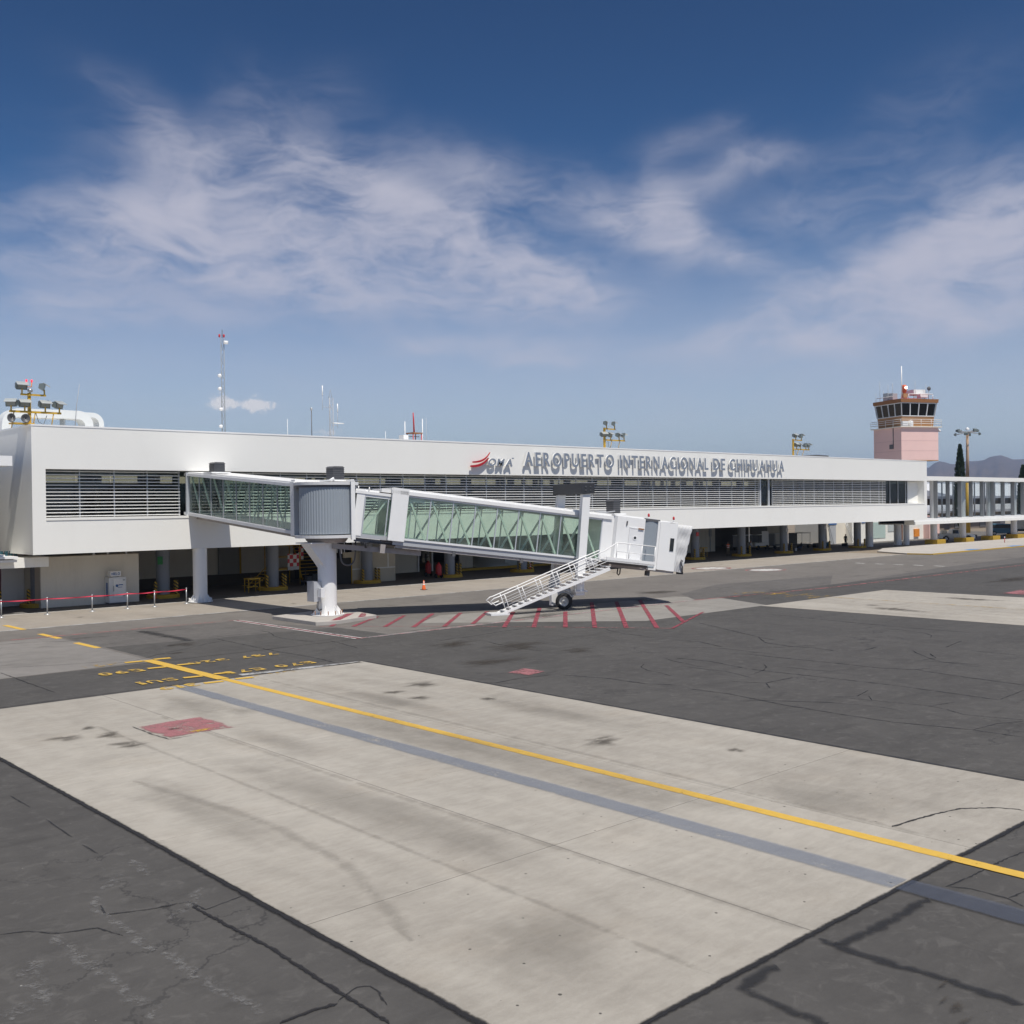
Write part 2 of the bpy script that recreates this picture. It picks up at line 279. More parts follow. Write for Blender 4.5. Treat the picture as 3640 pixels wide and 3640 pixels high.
conc_tan = pave('concrete_tan', (0.235, 0.208, 0.178), (0.36, 0.326, 0.282), grain=0.2, streak=0.5, warm=0.15, blot=0.35)
conc_pale = pave('concrete_pale', (0.36, 0.33, 0.30), (0.50, 0.47, 0.43), grain=0.15, streak=0.4, blot=0.2)
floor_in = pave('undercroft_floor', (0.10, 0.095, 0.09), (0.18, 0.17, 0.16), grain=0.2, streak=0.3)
tar = pave('tar_seal', (0.016, 0.016, 0.017), (0.04, 0.04, 0.042), grain=0.4, rough=0.6)
soil = pave('dry_ground', (0.16, 0.13, 0.10), (0.30, 0.25, 0.19), grain=0.2)
def worn(name, col, wear=0.35, soft=0.0, sc=3.0, stretch=(1, 1, 1), alpha=1.0, rough=0.75):
    """paint or stain with its own worn outline: uv.y runs across the ribbon"""
    m, t, pos, b, out = newmat(name)
    uv = t.node('ShaderNodeUVMap').outputs[0]; su = t.node('ShaderNodeSeparateXYZ'); t.put(su.inputs[0], uv)
    e = t.m('SUBTRACT', 0.5, t.m('ABSOLUTE', t.m('SUBTRACT', su.outputs[1], 0.5)))
    n = t.noise(t.mapv(pos, stretch), sc, 6, 0.68); n2 = t.noise(pos, sc*9, 3, 0.7)
    nn = t.m('ADD', t.m('MULTIPLY', n, 0.65), t.m('MULTIPLY', n2, 0.35))
    k = t.ss(nn, wear-0.06, wear+0.10) if wear > 0 else 1.0
    if soft:
        k2 = t.ss(t.m('ADD', e, t.m('MULTIPLY', t.m('SUBTRACT', n, 0.5), soft*1.2)), 0.02, soft)
        k = t.m('MULTIPLY', k, k2)
    k = t.m('MULTIPLY', k, alpha)
    t.put(b.inputs['Base Color'], t.mix(t.noise(pos, 5, 4), tuple(x*0.86 for x in col), tuple(min(1, x*1.1) for x in col))); b.inputs['Roughness'].default_value = rough; b.inputs['Specular IOR Level'].default_value = 0.25
    tr = t.node('ShaderNodeBsdfTransparent'); mx = t.node('ShaderNodeMixShader'); t.put(mx.inputs[0], k); t.l.new(tr.outputs[0], mx.inputs[1]); t.l.new(b.outputs[0], mx.inputs[2]); t.l.new(mx.outputs[0], out.inputs[0])
    return m
ylw = worn('line_yellow', (0.62, 0.395, 0.075), 0.34, 0.12, 3.0)
ylw_old = worn('line_yellow_old', (0.58, 0.38, 0.08), 0.44, 0.0, 2.5)
ylw_faint = worn('line_yellow_faint', (0.52, 0.33, 0.06), 0.52, 0.3, 1.5)
blu = worn('painted_out_grey', (0.21, 0.24, 0.30), 0.38, 0.2, 1.8, (1, .3, 1), 0.52)
blu2 = worn('painted_out_dark', (0.085, 0.10, 0.14), 0.32, 0.16, 1.8, (1, .3, 1), 0.5)
redl = worn('line_red', (0.27, 0.06, 0.08), 0.42, 0.1, 2.0)
redf = worn('line_red_faint', (0.44, 0.16, 0.16), 0.47, 0.2, 1.6)
whl = worn('line_white', (0.55, 0.54, 0.52), 0.42, 0.12, 1.6)
whf = worn('line_white_faint', (0.42, 0.42, 0.42), 0.46, 0.2, 1.2)
chalk = worn('chalk_scuff', (0.28, 0.275, 0.27), 0.51, 0.5, 3.0, (1.6, 1.6, 1), 0.42)
redpatch = worn('patch_red', (0.36, 0.155, 0.165), 0.42, 0.10, 1.6, (1, 1, 1), 0.9)
oilm = worn('oil_stain', (0.06, 0.05, 0.04), 0.42, 0.5, 1.6, (0.4, 2.0, 1), 0.62)
stainf = worn('lane_stain', (0.15, 0.138, 0.12), 0.34, 0.5, 0.9, (0.9, 0.4, 1), 0.20)
oilf = worn('tyre_scuff', (0.16, 0.145, 0.125), 0.42, 0.5, 0.9, (0.5, 1.5, 1), 0.17)
tarw = worn('tar_smear', (0.030, 0.030, 0.032), 0.36, 0.45, 1.8, (1, 1, 1), 0.62, 0.55)
tars = worn('tar_line', (0.026, 0.025, 0.026), 0.24, 0.42, 6.0, (1, 1, 1), 0.92, 0.6)
tarcr = worn('tar_crack', (0.03, 0.03, 0.032), 0.38, 0.4, 3.0, (1, 1, 1), 0.7, 0.6)
bluek = worn('blue_marking', (0.05, 0.22, 0.50), 0.3, 0.0, 2)

# ------------------------------------------------------------------ mesh helpers
OFF = {}
def put(o, parent=None):
    COL.objects.link(o)
    if parent is not None: o.parent = parent
    return o
def tag(o, label=None, cat=None, group=None, kind=None):
    if label: o['label'] = label
    if cat: o['category'] = cat
    if group: o['group'] = group
    if kind: o['kind'] = kind
    return o
def thing(name, label, cat, loc=(0, 0, 0), rz=0.0, group=None, world=True):
    o = bpy.data.objects.new(name, None); o.empty_display_size = 0.3; o.location = loc; o.rotation_euler = (0, 0, rz); put(o); tag(o, label, cat, group)
    OFF[o.name] = Vector(loc) if world else Vector((0, 0, 0)); return o
class MB:
    def __init__(s): s.v = []; s.f = []; s.sm = []; s.uv = {}
    def add(s, vs, fs, smooth=False):
        k = len(s.v); s.v += [tuple(v) for v in vs]; s.f += [tuple(i+k for i in f) for f in fs]; s.sm += [smooth]*len(fs); return s
    def box(s, x0, x1, y0, y1, z0, z1):
        return s.add([(x0, y0, z0), (x1, y0, z0), (x1, y1, z0), (x0, y1, z0), (x0, y0, z1), (x1, y0, z1), (x1, y1, z1), (x0, y1, z1)],
                     [(0, 3, 2, 1), (4, 5, 6, 7), (0, 1, 5, 4), (1, 2, 6, 5), (2, 3, 7, 6), (3, 0, 4, 7)])
    def hexa(s, p):  # 8 points: bottom ring, top ring
        return s.add(p, [(0, 3, 2, 1), (4, 5, 6, 7), (0, 1, 5, 4), (1, 2, 6, 5), (2, 3, 7, 6), (3, 0, 4, 7)])
    def bar(s, a, b, w, h=None, up=(0, 0, 1)):
        a, b = Vector(a), Vector(b); h = h or w; d = (b-a).normalized(); u = Vector(up)
        if abs(d.dot(u)) > 0.98: u = Vector((1, 0, 0))
        r = d.cross(u).normalized()*w/2; q = r.cross(d).normalized()*h/2
        return s.hexa([a-r-q, a+r-q, b+r-q, b-r-q, a-r+q, a+r+q, b+r+q, b-r+q])
    def tube(s, pts, r, n=8, cap=True, smooth=True):
        pts = [Vector(p) for p in pts]; rs = r if isinstance(r, (list, tuple)) else [r]*len(pts); k = len(s.v); prev = None
        for i, p in enumerate(pts):
            d = (pts[min(i+1, len(pts)-1)]-pts[max(i-1, 0)]).normalized()
            if prev is None: prev = d.orthogonal().normalized()
            u = (prev-d*prev.dot(d)); u = u.normalized() if u.length > 1e-6 else d.orthogonal().normalized(); prev = u; q = d.cross(u)
            for j in range(n):
                a = 2*math.pi*j/n; s.v.append(tuple(p+(u*math.cos(a)+q*math.sin(a))*rs[i]))
        for i in range(len(pts)-1):
            for j in range(n):
                s.f.append((k+i*n+j, k+i*n+(j+1) % n, k+(i+1)*n+(j+1) % n, k+(i+1)*n+j)); s.sm.append(smooth)
        if cap:
            s.f.append(tuple(k+j for j in range(n-1, -1, -1))); s.f.append(tuple(k+(len(pts)-1)*n+j for j in range(n))); s.sm += [False, False]
        return s
    def prism(s, poly, axis, a, b):
        """poly: 2d outline; axis 'x','y','z' extruded from a to b"""
        def P(u, v, w): return {'x': (w, u, v), 'y': (u, w, v), 'z': (u, v, w)}[axis]
        n = len(poly); vs = [P(u, v, a) for u, v in poly]+[P(u, v, b) for u, v in poly]
        return s.add(vs, [tuple(range(n-1, -1, -1)), tuple(range(n, 2*n))]+[(i, (i+1) % n, n+(i+1) % n, n+i) for i in range(n)])
    def lathe(s, prof, c=(0, 0, 0), n=24, a0=0, a1=2*math.pi, smooth=True):
        full = abs(a1-a0-2*math.pi) < 1e-6; m = n if full else n+1; k = len(s.v)
        for (r, z) in prof:
            for j in range(m):
                a = a0+(a1-a0)*j/n; s.v.append((c[0]+r*math.cos(a), c[1]+r*math.sin(a), c[2]+z))
        for i in range(len(prof)-1):
            for j in range(n):
                s.f.append((k+i*m+j, k+i*m+(j+1) % m, k+(i+1)*m+(j+1) % m, k+(i+1)*m+j)); s.sm.append(smooth)
        return s
    def build(s, name, mat, parent=None, off=None, label=None, cat=None, group=None, kind=None, bevel=0):
        o_ = off
        if o_ is None:
            p = parent
            while p is not None and p.parent is not None: p = p.parent
            o_ = OFF.get(p.name, Vector((0, 0, 0))) if p is not None else Vector((0, 0, 0))
        o_ = Vector(o_)
        me = bpy.data.meshes.new(name); me.from_pydata([tuple(Vector(v)-o_) for v in s.v], [], s.f); me.polygons.foreach_set('use_smooth', s.sm)
        if s.uv:
            uvl = me.uv_layers.new(name='UVMap')
            for l in me.loops: uvl.data[l.index].uv = s.uv.get(l.vertex_index, (0.5, 0.5))
        mats = mat if isinstance(mat, (list, tuple)) else [mat]
        for q in mats: me.materials.append(q)
        me.validate(); me.update()
        bm = bmesh.new(); bm.from_mesh(me); bmesh.ops.recalc_face_normals(bm, faces=bm.faces); bm.to_mesh(me); bm.free()
        o = bpy.data.objects.new(name, me); put(o, parent)
        if parent is None: o.location = o_
        if bevel:
            b = o.modifiers.new('bevel', 'BEVEL'); b.width = bevel; b.segments = 2; b.limit_method = 'ANGLE'
        return tag(o, label, cat, group, kind)
def share(o, name, parent, loc=(0, 0, 0), rot=(0, 0, 0), scale=(1, 1, 1)):
    c = o.copy(); c.name = name; put(c, parent); c.parent = parent; c.location = loc; c.rotation_euler = rot; c.scale = scale
    for k in list(c.keys()):
        if k in ('label', 'category', 'group', 'kind'): del c[k]
    return c
def copy_tree(o, loc, rz=0.0, label=None, parent=None, top=True):
    c = o.copy(); put(c, parent)
    if top: c.location = loc; c.rotation_euler = (0, 0, rz)
    else: c.parent = parent
    if label: c['label'] = label
    for ch in list(o.children): copy_tree(ch, None, 0, None, c, False)
    return c
def ribbon(name, pts, width, mat, z, parent=None, jit=0.0, taper=True, seg=None, kind=None):
    """flat painted or tarred strip lying on the ground"""
    P = [Vector((x, y, 0)) for x, y in pts]; Q = []
    for a, b in zip(P[:-1], P[1:]):
        n = max(1, int((b-a).length/(seg or max(width*2, 0.25)))) if jit else 1
        for i in range(n): Q.append(a.lerp(b, i/n))
    Q.append(P[-1]); m = MB(); L = 0
    for i, p in enumerate(Q):
        d = (Q[min(i+1, len(Q)-1)]-Q[max(i-1, 0)]).normalized(); nrm = Vector((-d.y, d.x, 0))
        wv = width/2*(1+(random.uniform(-jit, jit) if jit else 0)); off = nrm*(random.uniform(-.4, .4)*jit*width if jit else 0)
        if taper and jit and i in (0, len(Q)-1): wv *= 0.35
        for s_, v in ((-1, 0), (1, 1)):
            m.uv[len(m.v)] = (L, v); m.v.append(tuple(p+off+nrm*wv*s_+Vector((0, 0, z))))
        if i: k = 2*i; m.f.append((k-2, k, k+1, k-1)); m.sm.append(False)
        L += (Q[min(i+1, len(Q)-1)]-p).length
    return m.build(name, mat, parent, kind=kind)
def blob(name, c, rx, ry, mat, z, parent=None, rot=0.0, n=28, jit=0.25):
    m = MB(); cx, cy = c; m.uv[0] = (0, 0.5); m.v.append((cx, cy, z)); ph = [random.uniform(0, 6.28) for _ in range(4)]
    for j in range(n):
        a = 2*math.pi*j/n; k = 1+jit*(0.5*math.sin(2*a+ph[0])+0.35*math.sin(3*a+ph[1])+0.3*math.sin(5*a+ph[2])+0.2*math.sin(9*a+ph[3]))
        x, y = rx*k*math.cos(a), ry*k*math.sin(a); m.uv[len(m.v)] = (1, 0.0)
        m.v.append((cx+x*math.cos(rot)-y*math.sin(rot), cy+x*math.sin(rot)+y*math.cos(rot), z))
    for j in range(n): m.f.append((0, 1+j, 1+(j+1) % n)); m.sm.append(False)
    return m.build(name, mat, parent)
def poly(name, pts, mat, z, parent=None, kind=None, uvc=True):
    m = MB(); n = len(pts); c = (sum(p[0] for p in pts)/n, sum(p[1] for p in pts)/n); m.v.append((*c, z)); m.uv[0] = (0.5, 0.5)
    for i, p in enumerate(pts): m.uv[len(m.v)] = (0, 0.0); m.v.append((*p, z))
    for i in range(n): m.f.append((0, 1+i, 1+(i+1) % n)); m.sm.append(False)
    return m.build(name, mat, parent, kind=kind)
def rect(name, x0, x1, y0, y1, mat, z, parent=None, kind=None):
    return poly(name, [(x0, y0), (x1, y0), (x1, y1), (x0, y1)], mat, z, parent, kind)
DG = bpy.context.evaluated_depsgraph_get
def text_mesh(ch, bold=0.0, shear=0.0, ext=0.5):
    cu = bpy.data.curves.new('glyph', 'FONT'); cu.body = ch; cu.extrude = ext; cu.offset = bold; cu.shear = shear; cu.resolution_u = 6
    o = bpy.data.objects.new('glyph', cu); COL.objects.link(o); dg = DG(); dg.update(); me = bpy.data.meshes.new_from_object(o.evaluated_get(dg))
    bpy.data.objects.remove(o); vs = [v.co.copy() for v in me.vertices]; fs = [tuple(p.vertices) for p in me.polygons]; bpy.data.meshes.remove(me)
    x0 = min(v.x for v in vs); y0 = min(v.y for v in vs)
    return [Vector((v.x-x0, v.y-y0, v.z)) for v in vs], fs, max(v.x for v in vs)-x0, max(v.y for v in vs)-y0
GL = {}
def glyph(ch, **kw):
    k = (ch, tuple(sorted(kw.items())))
    if k not in GL: GL[k] = text_mesh(ch, **kw)
    return GL[k]

# ------------------------------------------------------------------ apron
THIN = [[(4.64, 16.3), (4.77, 16.26), (4.98, 16.15), (5.27, 15.76), (5.78, 15.55), (5.93, 15.01)], [(6.15, 16.41), (6.05, 15.98), (6.64, 15.7), (7.21, 15.58), (7.26, 15.08), (7.95, 15.21)], [(7.09, 11.12), (7.28, 11.21), (7.49, 11.28), (7.62, 11.18), (7.62, 11.02), (7.48, 10.62)], [(18.85, 7.45), (18.25, 7.52), (17.08, 7.56), (16.57, 7.6), (16.28, 7.64), (16.47, 7.32), (16.47, 6.74), (16.3, 6.45)], [(16.48, 6.74), (16.94, 6.7)], [(27.62, 21.68), (27.75, 20.11), (27.4, 17.87), (27.32, 15.99), (27.35, 14.34), (27.65, 13.19), (27.88, 12.31), (27.93, 11.01)], [(27.88, 12.31), (29.1, 12.2), (29.91, 11.79)], [(29.63, 17.47), (29.86, 16.36), (30.25, 14.71), (30.09, 14.08), (29.69, 13.36), (30.1, 11.86)], [(29.54, 17.48), (30.22, 16.99), (31.38, 17.26)], [(30.51, 16.78), (29.87, 16.31)], [(29.72, 21.53), (30.26, 20.43), (31.83, 20.38)], [(30.26, 20.43), (29.57, 19.78)], [(32.72, 13.6), (34.78, 13.7)], [(30.12, 14.64), (31.36, 14.39)], [(32.71, 26.3), (32.92, 24.69), (32.39, 22.65), (32.61, 19.78), (32.81, 17.19), (32.68, 14.7), (32.61, 13.55)], [(35.18, 25.47), (35.56, 24.69), (35.6, 23.19), (35.79, 20.93), (35.85, 19.28), (36.35, 18.13), (37.14, 17.9)], [(36.35, 18.13), (36, 16.19), (35.76, 14.08)], [(40.29, 27.57), (38.95, 26.28), (38.69, 24.84), (38.92, 23.77), (38.63, 22.51)], [(43.11, 33.1), (41.64, 30.14), (40.34, 27.51), (39.98, 26.5)], [(39.79, 22.02), (40.87, 22.05)], [(42.77, 19.98), (44.09, 20.21), (45.14, 20.37)], [(40.58, 19.63), (39.59, 18.9), (38.79, 19.06)], [(48.99, 33.03), (48.43, 28.3), (48.06, 25.16), (48.16, 21.3)], [(37.02, 29.75), (37.24, 28.6), (36.56, 26.75)], [(42.42, 18.77), (42.47, 16.71)], [(22.83, 45.8), (22.73, 42.89), (22.68, 40.19), (22.79, 37.07), (22.57, 34.58)], [(22.32, 46.68), (24.73, 46.65), (26.28, 45.98)], [(12.31, 42.69), (12.29, 39.35), (12.29, 36.63)], [(23.36, 28.22), (23.86, 27.16), (25.06, 27.25), (26.41, 26.97)], [(26.72, 26.64), (27.27, 24.93), (27.35, 23.34), (27.87, 22.42)], [(26.12, 41.25), (26.07, 40.4), (25.66, 38.29)]]
THICK = [[(7.17, 15.37), (7.21, 14.29), (7.28, 13.13), (7.24, 11.48), (7.24, 11.11), (7.24, 10.75), (7.24, 10.21)], [(6.28, 11.13), (6.67, 11.14), (7.06, 11.07)], [(18.52, 9.73), (19.09, 9.66), (19.93, 9.52), (20.58, 9.35), (21.14, 8.88), (21.33, 8.53), (21.31, 8.41)]]
WIDE = [[(15.58, 7.6), (14.78, 7.58), (13.44, 7.62), (13, 7.7)], [(13.07, 7.97), (13, 7.7), (13.03, 6.74), (13.1, 6.16), (13.12, 5.2)], [(11.89, 7.91), (11.53, 7.89), (11.02, 7.81), (10.98, 7.52), (10.94, 6.98), (11, 6.6)], [(21.65, 51.85), (21.64, 49.74), (21.68, 47.07), (21.62, 46.2)]]
PALE = [[(5.17, 15.75), (5.19, 15.15), (5.22, 14.57), (5.25, 13.6), (5.27, 12.92), (5.28, 12.22)], [(6.2, 16.82), (6.03, 16), (6.03, 15.13), (6.07, 14.18)], [(4.57, 15.05), (4.58, 14.59), (4.41, 13.87), (4.51, 13.52)], [(4.16, 13.85), (3.94, 13.46)], [(7.31, 18.13), (7.28, 17.13)], [(6.7, 15.07), (7.13, 15.41), (7.61, 15.97)], [(6.94, 17.52), (6.33, 17.01)], [(6.1, 14.03), (6.14, 12.67), (6.24, 11.48)]]
DASH = [[(7.11, 24.07), (7.13, 22.86)], [(7.08, 21.72), (7.05, 20.21)], [(7.02, 19.6), (7.05, 18.9)]]
def grid(name, x0, x1, y0, y1, mat, z, **kw):
    return MB().add([(x0, y0, z), (x1, y0, z), (x1, y1, z), (x0, y1, z)], [(0, 1, 2, 3)]).build(name, mat, **kw)
ground = grid('ground', -9000, 9000, -9000, 9000, soil, -0.03, kind='structure')
apron = grid('apron', -160, 300, -120, 57.4, asph, 0.0, kind='structure')
# lighter worn asphalt towards the terminal, cut in strips as laid
worn_strip = grid('worn_taxilane', -60, 300, 41.0, 57.36, asph_mid, 0.004, kind='structure')
dark_patch = poly('asphalt_patch', [(17.95, 40.9), (29.5, 40.9), (29.3, 45.6), (24.0, 46.2), (20.5, 46.6), (17.95, 46.9)], asph, 0.008, worn_strip); poly('asphalt_patch', [(17.95, 46.4), (29.2, 45.2), (27.2, 52.5), (22.6, 52.7), (17.95, 52.6)], asph_int, 0.006, worn_strip)
poly('asphalt_patch', [(53, 40.9), (69, 40.9), (78, 46), (64, 47.5), (56, 44.5)], asph_int, 0.008, worn_strip)
poly('asphalt_patch', [(70, 40.9), (160, 40.9), (160, 47.5), (92, 43.6)], asph_int, 0.0085, worn_strip)
poly('pale_patch', [(9.5, 41.1), (13.8, 41.1), (17.7, 41.3), (17.75, 52.7), (15.3, 52.7), (9.5, 47.2)], asph_pale, 0.0085, worn_strip)
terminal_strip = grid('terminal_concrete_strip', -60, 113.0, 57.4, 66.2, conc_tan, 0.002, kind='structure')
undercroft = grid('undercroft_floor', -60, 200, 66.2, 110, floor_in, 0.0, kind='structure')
ribbon('white_kerb_line', [(12, 65.9), (118, 65.9)], 0.3, whl, 0.008, terminal_strip, jit=0.1, seg=1.5)
ribbon('border_line', [(-20, 57.3), (112, 57.3)], 0.32, whf, 0.012, worn_strip, jit=0.05, seg=2)

def pad(name, x0, x1, y0, y1, nx, ny, gap=0.012):
    base = grid(name, x0, x1, y0, y1, tar, 0.005, kind='structure')
    sx, sy = (x1-x0)/nx, (y1-y0)/ny
    for i in range(nx):
        for j in range(ny):
            a0, a1, b0, b1 = x0+i*sx+gap/2, x0+(i+1)*sx-gap/2, y0+j*sy+gap/2, y0+(j+1)*sy-gap/2
            e = 0.012
            m = MB().add([(a0, b0, 0.003), (a1, b0, 0.003), (a1, b1, 0.003), (a0, b1, 0.003), (a0+e, b0+e, 0.012), (a1-e, b0+e, 0.012), (a1-e, b1-e, 0.012), (a0+e, b1-e, 0.012)],
                         [(4, 5, 6, 7), (0, 1, 5, 4), (1, 2, 6, 5), (2, 3, 7, 6), (3, 0, 4, 7)])
            m.build('slab', conc, base)
    return base
main_pad = pad('concrete_stand', 8.05, 23.57, 8.13, 34.85, 3, 5)
side_pad = pad('concrete_stand_far', 52.6, 67.4, 9.0, 35.75, 3, 5)
wheel_pad = poly('concrete_wheel_pad', [(42.0, 35.7), (53.2, 35.75), (55.4, 40.9), (54.2, 43.6), (43.5, 44.5), (36.5, 46.2), (33.4, 44.0)], conc_wheel, 0.006, kind='structure')
ZP = 0.020   # paint level on the slabs
# tar along the pad edges
def wob(pts, n, j): return pts
ribbon('edge_seal', [(8.0, 34.9), (8.0, 27), (8.02, 20), (7.99, 14), (8.03, 8.0)], 0.19, tars, 0.0165, main_pad, jit=0.10, seg=0.3)
ribbon('edge_seal', [(7.95, 8.08), (12, 8.12), (17, 8.12), (23.7, 8.08)], 0.17, tars, 0.0172, main_pad, jit=0.10, seg=0.3)
ribbon('edge_seal', [(23.62, 8.1), (23.6, 20), (23.6, 34.8)], 0.14, tarcr, 0.024, main_pad, jit=0.25, seg=0.4)
ribbon('edge_seal', [(8.0, 35.02), (16, 35.0), (23.6, 34.6)], 0.10, tarcr, 0.026, main_pad, jit=0.3, seg=0.4)
ribbon('edge_patch', [(18.5, 35.35), (23.4, 34.75)], 0.5, whf, 0.012, apron)
for i, L in enumerate(THIN): ribbon('crack_seal', L, 0.05 if L[0][1] < 18 else 0.085, tarcr, 0.0090+0.00008*i, apron, jit=0.5, seg=0.08 if L[0][1] < 18 else 0.2)
for i, L in enumerate(THICK): ribbon('crack_seal', L, 0.10 if i < 2 else 0.085, tars, (0.0120 if i < 2 else 0.0155)+0.0004*i, apron, jit=0.3, seg=0.07)
for i, L in enumerate(WIDE): ribbon('tar_band', L, 0.28 if i < 3 else 0.9, tarw, 0.0128+0.0004*i, apron, jit=0.2, seg=0.12)
for i, L in enumerate(PALE): ribbon('paint_scuff', L, 0.30 if i not in (2, 3) else 0.5, chalk, 0.0136+0.0002*i, apron, jit=0.35, seg=0.2)
for L in DASH: ribbon('tar_dash', L, 0.06, tarw, 0.0121, apron, jit=0.3, seg=0.2)
# more sealed cracks running across the far asphalt
for k in range(16):
    x = random.uniform(26, 50); y = random.uniform(12, 32); L = [(x, y)]; a = random.choice([1.57, 1.57, 0.1])+random.uniform(-.25, .25)
    for i in range(random.randint(3, 7)):
        a += random.uniform(-.45, .45); x += math.cos(a)*0.8; y += math.sin(a)*0.8; L.append((x, y))
    ribbon('crack_seal', L, 0.07, tarcr, 0.012, apron, jit=0.5, seg=0.4)
for k in range(10):
    x = random.uniform(9, 36); y = random.uniform(36.5, 54); L = [(x, y)]; a = random.choice([1.57, 0.05])+random.uniform(-.2, .2)
    for i in range(random.randint(3, 8)):
        a += random.uniform(-.3, .3); x += math.cos(a)*0.9; y += math.sin(a)*0.9; L.append((x, y))
    ribbon('crack_seal', L, 0.08, tarcr, 0.0125, apron, jit=0.5, seg=0.4)
# stains
for c, rx, ry in (((12.5, 5.9), .16, .06), ((12.44, 5.72), .2, .1), ((12.2, 5.5), .25, .06), ((12.9, 6.1), .2, .05)): blob('oil_stain', c, rx, ry, oilm, 0.04, apron, jit=0.3)
for c, rx, ry in (((9.98, 29.0), .55, .5), ((10.98, 28.5), .5, .45), ((10.93, 27.0), .55, .55), ((10.94, 29.9), .3, .3), ((21.85, 28.7), .9, .6), ((20.32, 28.2), .45, .4), ((20.3, 26.8), .5, .4), ((19.9, 18.46), .75, .6), ((21.75, 25.0), .35, .3), ((21.5, 15.4), .3, .25)):
    blob('oil_stain', c, rx, ry, oilm, 0.028, main_pad, jit=0.35)
for c, rx, ry in (((17.0, 24), 1.3, 5), ((16.9, 14.5), 1.2, 2.6), ((13.9, 24.5), .9, 2.2), ((14.6, 31), 1.0, 3.0), ((19.4, 27), .8, 3.5), ((15.2, 29), .5, 1.2), ((10.2, 10.6), 1.8, 1.4), ((19.2, 11.5), 1.6, 1.8), ((17.2, 19), 1.5, 6), ((12.2, 18), 1.2, 7), ((21.6, 22), 1.2, 5), ((9.6, 20), .8, 5)):
    blob('tyre_stain', c, rx, ry, stainf, 0.0215+random.uniform(0, .0008), main_pad, jit=0.25)
for L, wd in (([(9.49, 23.3), (9.74, 21.64), (10.0, 19.75), (10.12, 17.85), (9.98, 15.77), (9.76, 14.6), (9.4, 13.51), (9.14, 12.68), (8.85, 11.89)], .42), ([(11.2, 30), (11.2, 20), (11.14, 13.5), (11.05, 8.3)], .22), ([(13.1, 30), (13.05, 20), (13.2, 8.3)], .3), ([(18.6, 34), (18.6, 20), (18.5, 9)], .3)):
    ribbon('tyre_track', L, wd, oilf, 0.0235, main_pad, jit=0.1, seg=0.5)
for c, rx, ry in (((20.91, 45.17), .9, .7), ((20.3, 45.3), .4, .4), ((19.4, 42.7), .7, .35), ((30.7, 33.6), 2.0, 1.6), ((29.3, 36.1), 1.6, 1.0), ((31.7, 30.6), 1.0, .8), ((27, 31), 1.6, 1.2)): blob('oil_stain', c, rx, ry, oilm, 0.013, apron, jit=0.4)
for c, rx, ry in (((55.6, 28.8), .9, 2.4), ((64.2, 28.4), 1.0, 2.2), ((57, 31), .6, .5)): blob('oil_stain', c, rx, ry, oilm, 0.022, side_pad, jit=0.3)
for c, rx, ry in (((51, 43.5), 1.6, 1.2), ((56, 46.5), 2.5, 1.2), ((82, 33), 6, 1.2), ((40, 41.5), 3, 1.4)): blob('oil_stain', c, rx, ry, oilm, 0.016, apron, jit=0.3)
for k in range(9): blob('manhole_cover', (random.uniform(18, 90), 60+random.uniform(-1.5, 3)), .3, .3, oilm, 0.012, terminal_strip, jit=0.05)
# lead-in line with stop bars
ribbon('yellow_line', [(17.63, 34.9), (17.63, -12)], 0.34, ylw, 0.0185, main_pad)
ribbon('yellow_line', [(17.63, 41.6), (17.63, 34.9)], 0.52, ylw, 0.018, apron)
for y, wd in ((41.5, .38), (39.3, .34), (36.15, .34), (34.5, .34)):
    for a, b in ((16.68, 17.37), (17.89, 18.55)): ribbon('stop_bar', [(a, y+.05), (b, y-.05)], wd, ylw, 0.0275, apron)
for a, b in ((60.1, 57.14), (54.55, 51.85), (49.6, 46.95)): ribbon('yellow_dash', [(17.62, a), (17.66, b)], 0.36, ylw, 0.014, worn_strip)
for pts, wd, mt, z in (([(15.82, 34.4), (15.8, 26), (15.84, 17), (15.84, 8.2)], .68, blu, 0.0225), ([(15.84, 8.12), (15.84, 2)], .68, blu2, 0.031)): ribbon('painted_out_line', pts, wd, mt, z, main_pad)
def ground_text(txt, xr, y, h, mat, cw=0.46, gap=0.14, z=0.0295):
    x = xr                                   # reads from the terminal side: starts at the right, turned half round
    for ch in txt:
        if ch == ' ': x -= 0.42; continue
        vs, fs, gw, gh = glyph(ch, bold=0.028, ext=0.0)
        ww = cw if ch != '1' else cw*0.42; m = MB()
        for v in vs: m.uv[len(m.v)] = (0.5, 0.5); m.v.append((x-v.x/gw*ww, y+h/2-v.y/gh*h, z))
        m.f = list(fs); m.sm = [False]*len(fs); m.build('painted_digit', mat, apron); x -= ww+gap
ground_text('737 320', 22.25, 39.35, .62, ylw_old); ground_text('E70 E75', 22.05, 36.05, .62, ylw_old); ground_text('CRJ', 20.35, 34.5, .6, ylw_faint)
ground_text('321', 16.42, 41.55, .62, ylw_faint); ground_text('E90', 16.42, 39.2, .72, ylw_old); ground_text('SU1', 16.4, 36.2, .7, ylw_old); ground_text('319', 16.45, 34.55, .66, ylw_old)
poly('red_patch', [(11.9, 29.1), (13.0, 29.2), (13.98, 29.14), (14.05, 28), (13.99, 26.88), (12.9, 27.0), (11.95, 26.9), (11.86, 28)], redpatch, 0.024, main_pad)
ribbon('patch_edge', [(11.9, 29.2), (11.88, 27.8), (11.95, 26.85), (12.6, 26.85)], 0.09, tarw, 0.0255, main_pad, jit=0.4, seg=0.2)
blob('oil_stain', (12.6, 28.0), .3, .2, oilm, 0.0265, main_pad); ribbon('yellow_scuff', [(12.6, 27.2), (13.6, 27.4)], .3, ylw_faint, 0.027, main_pad)
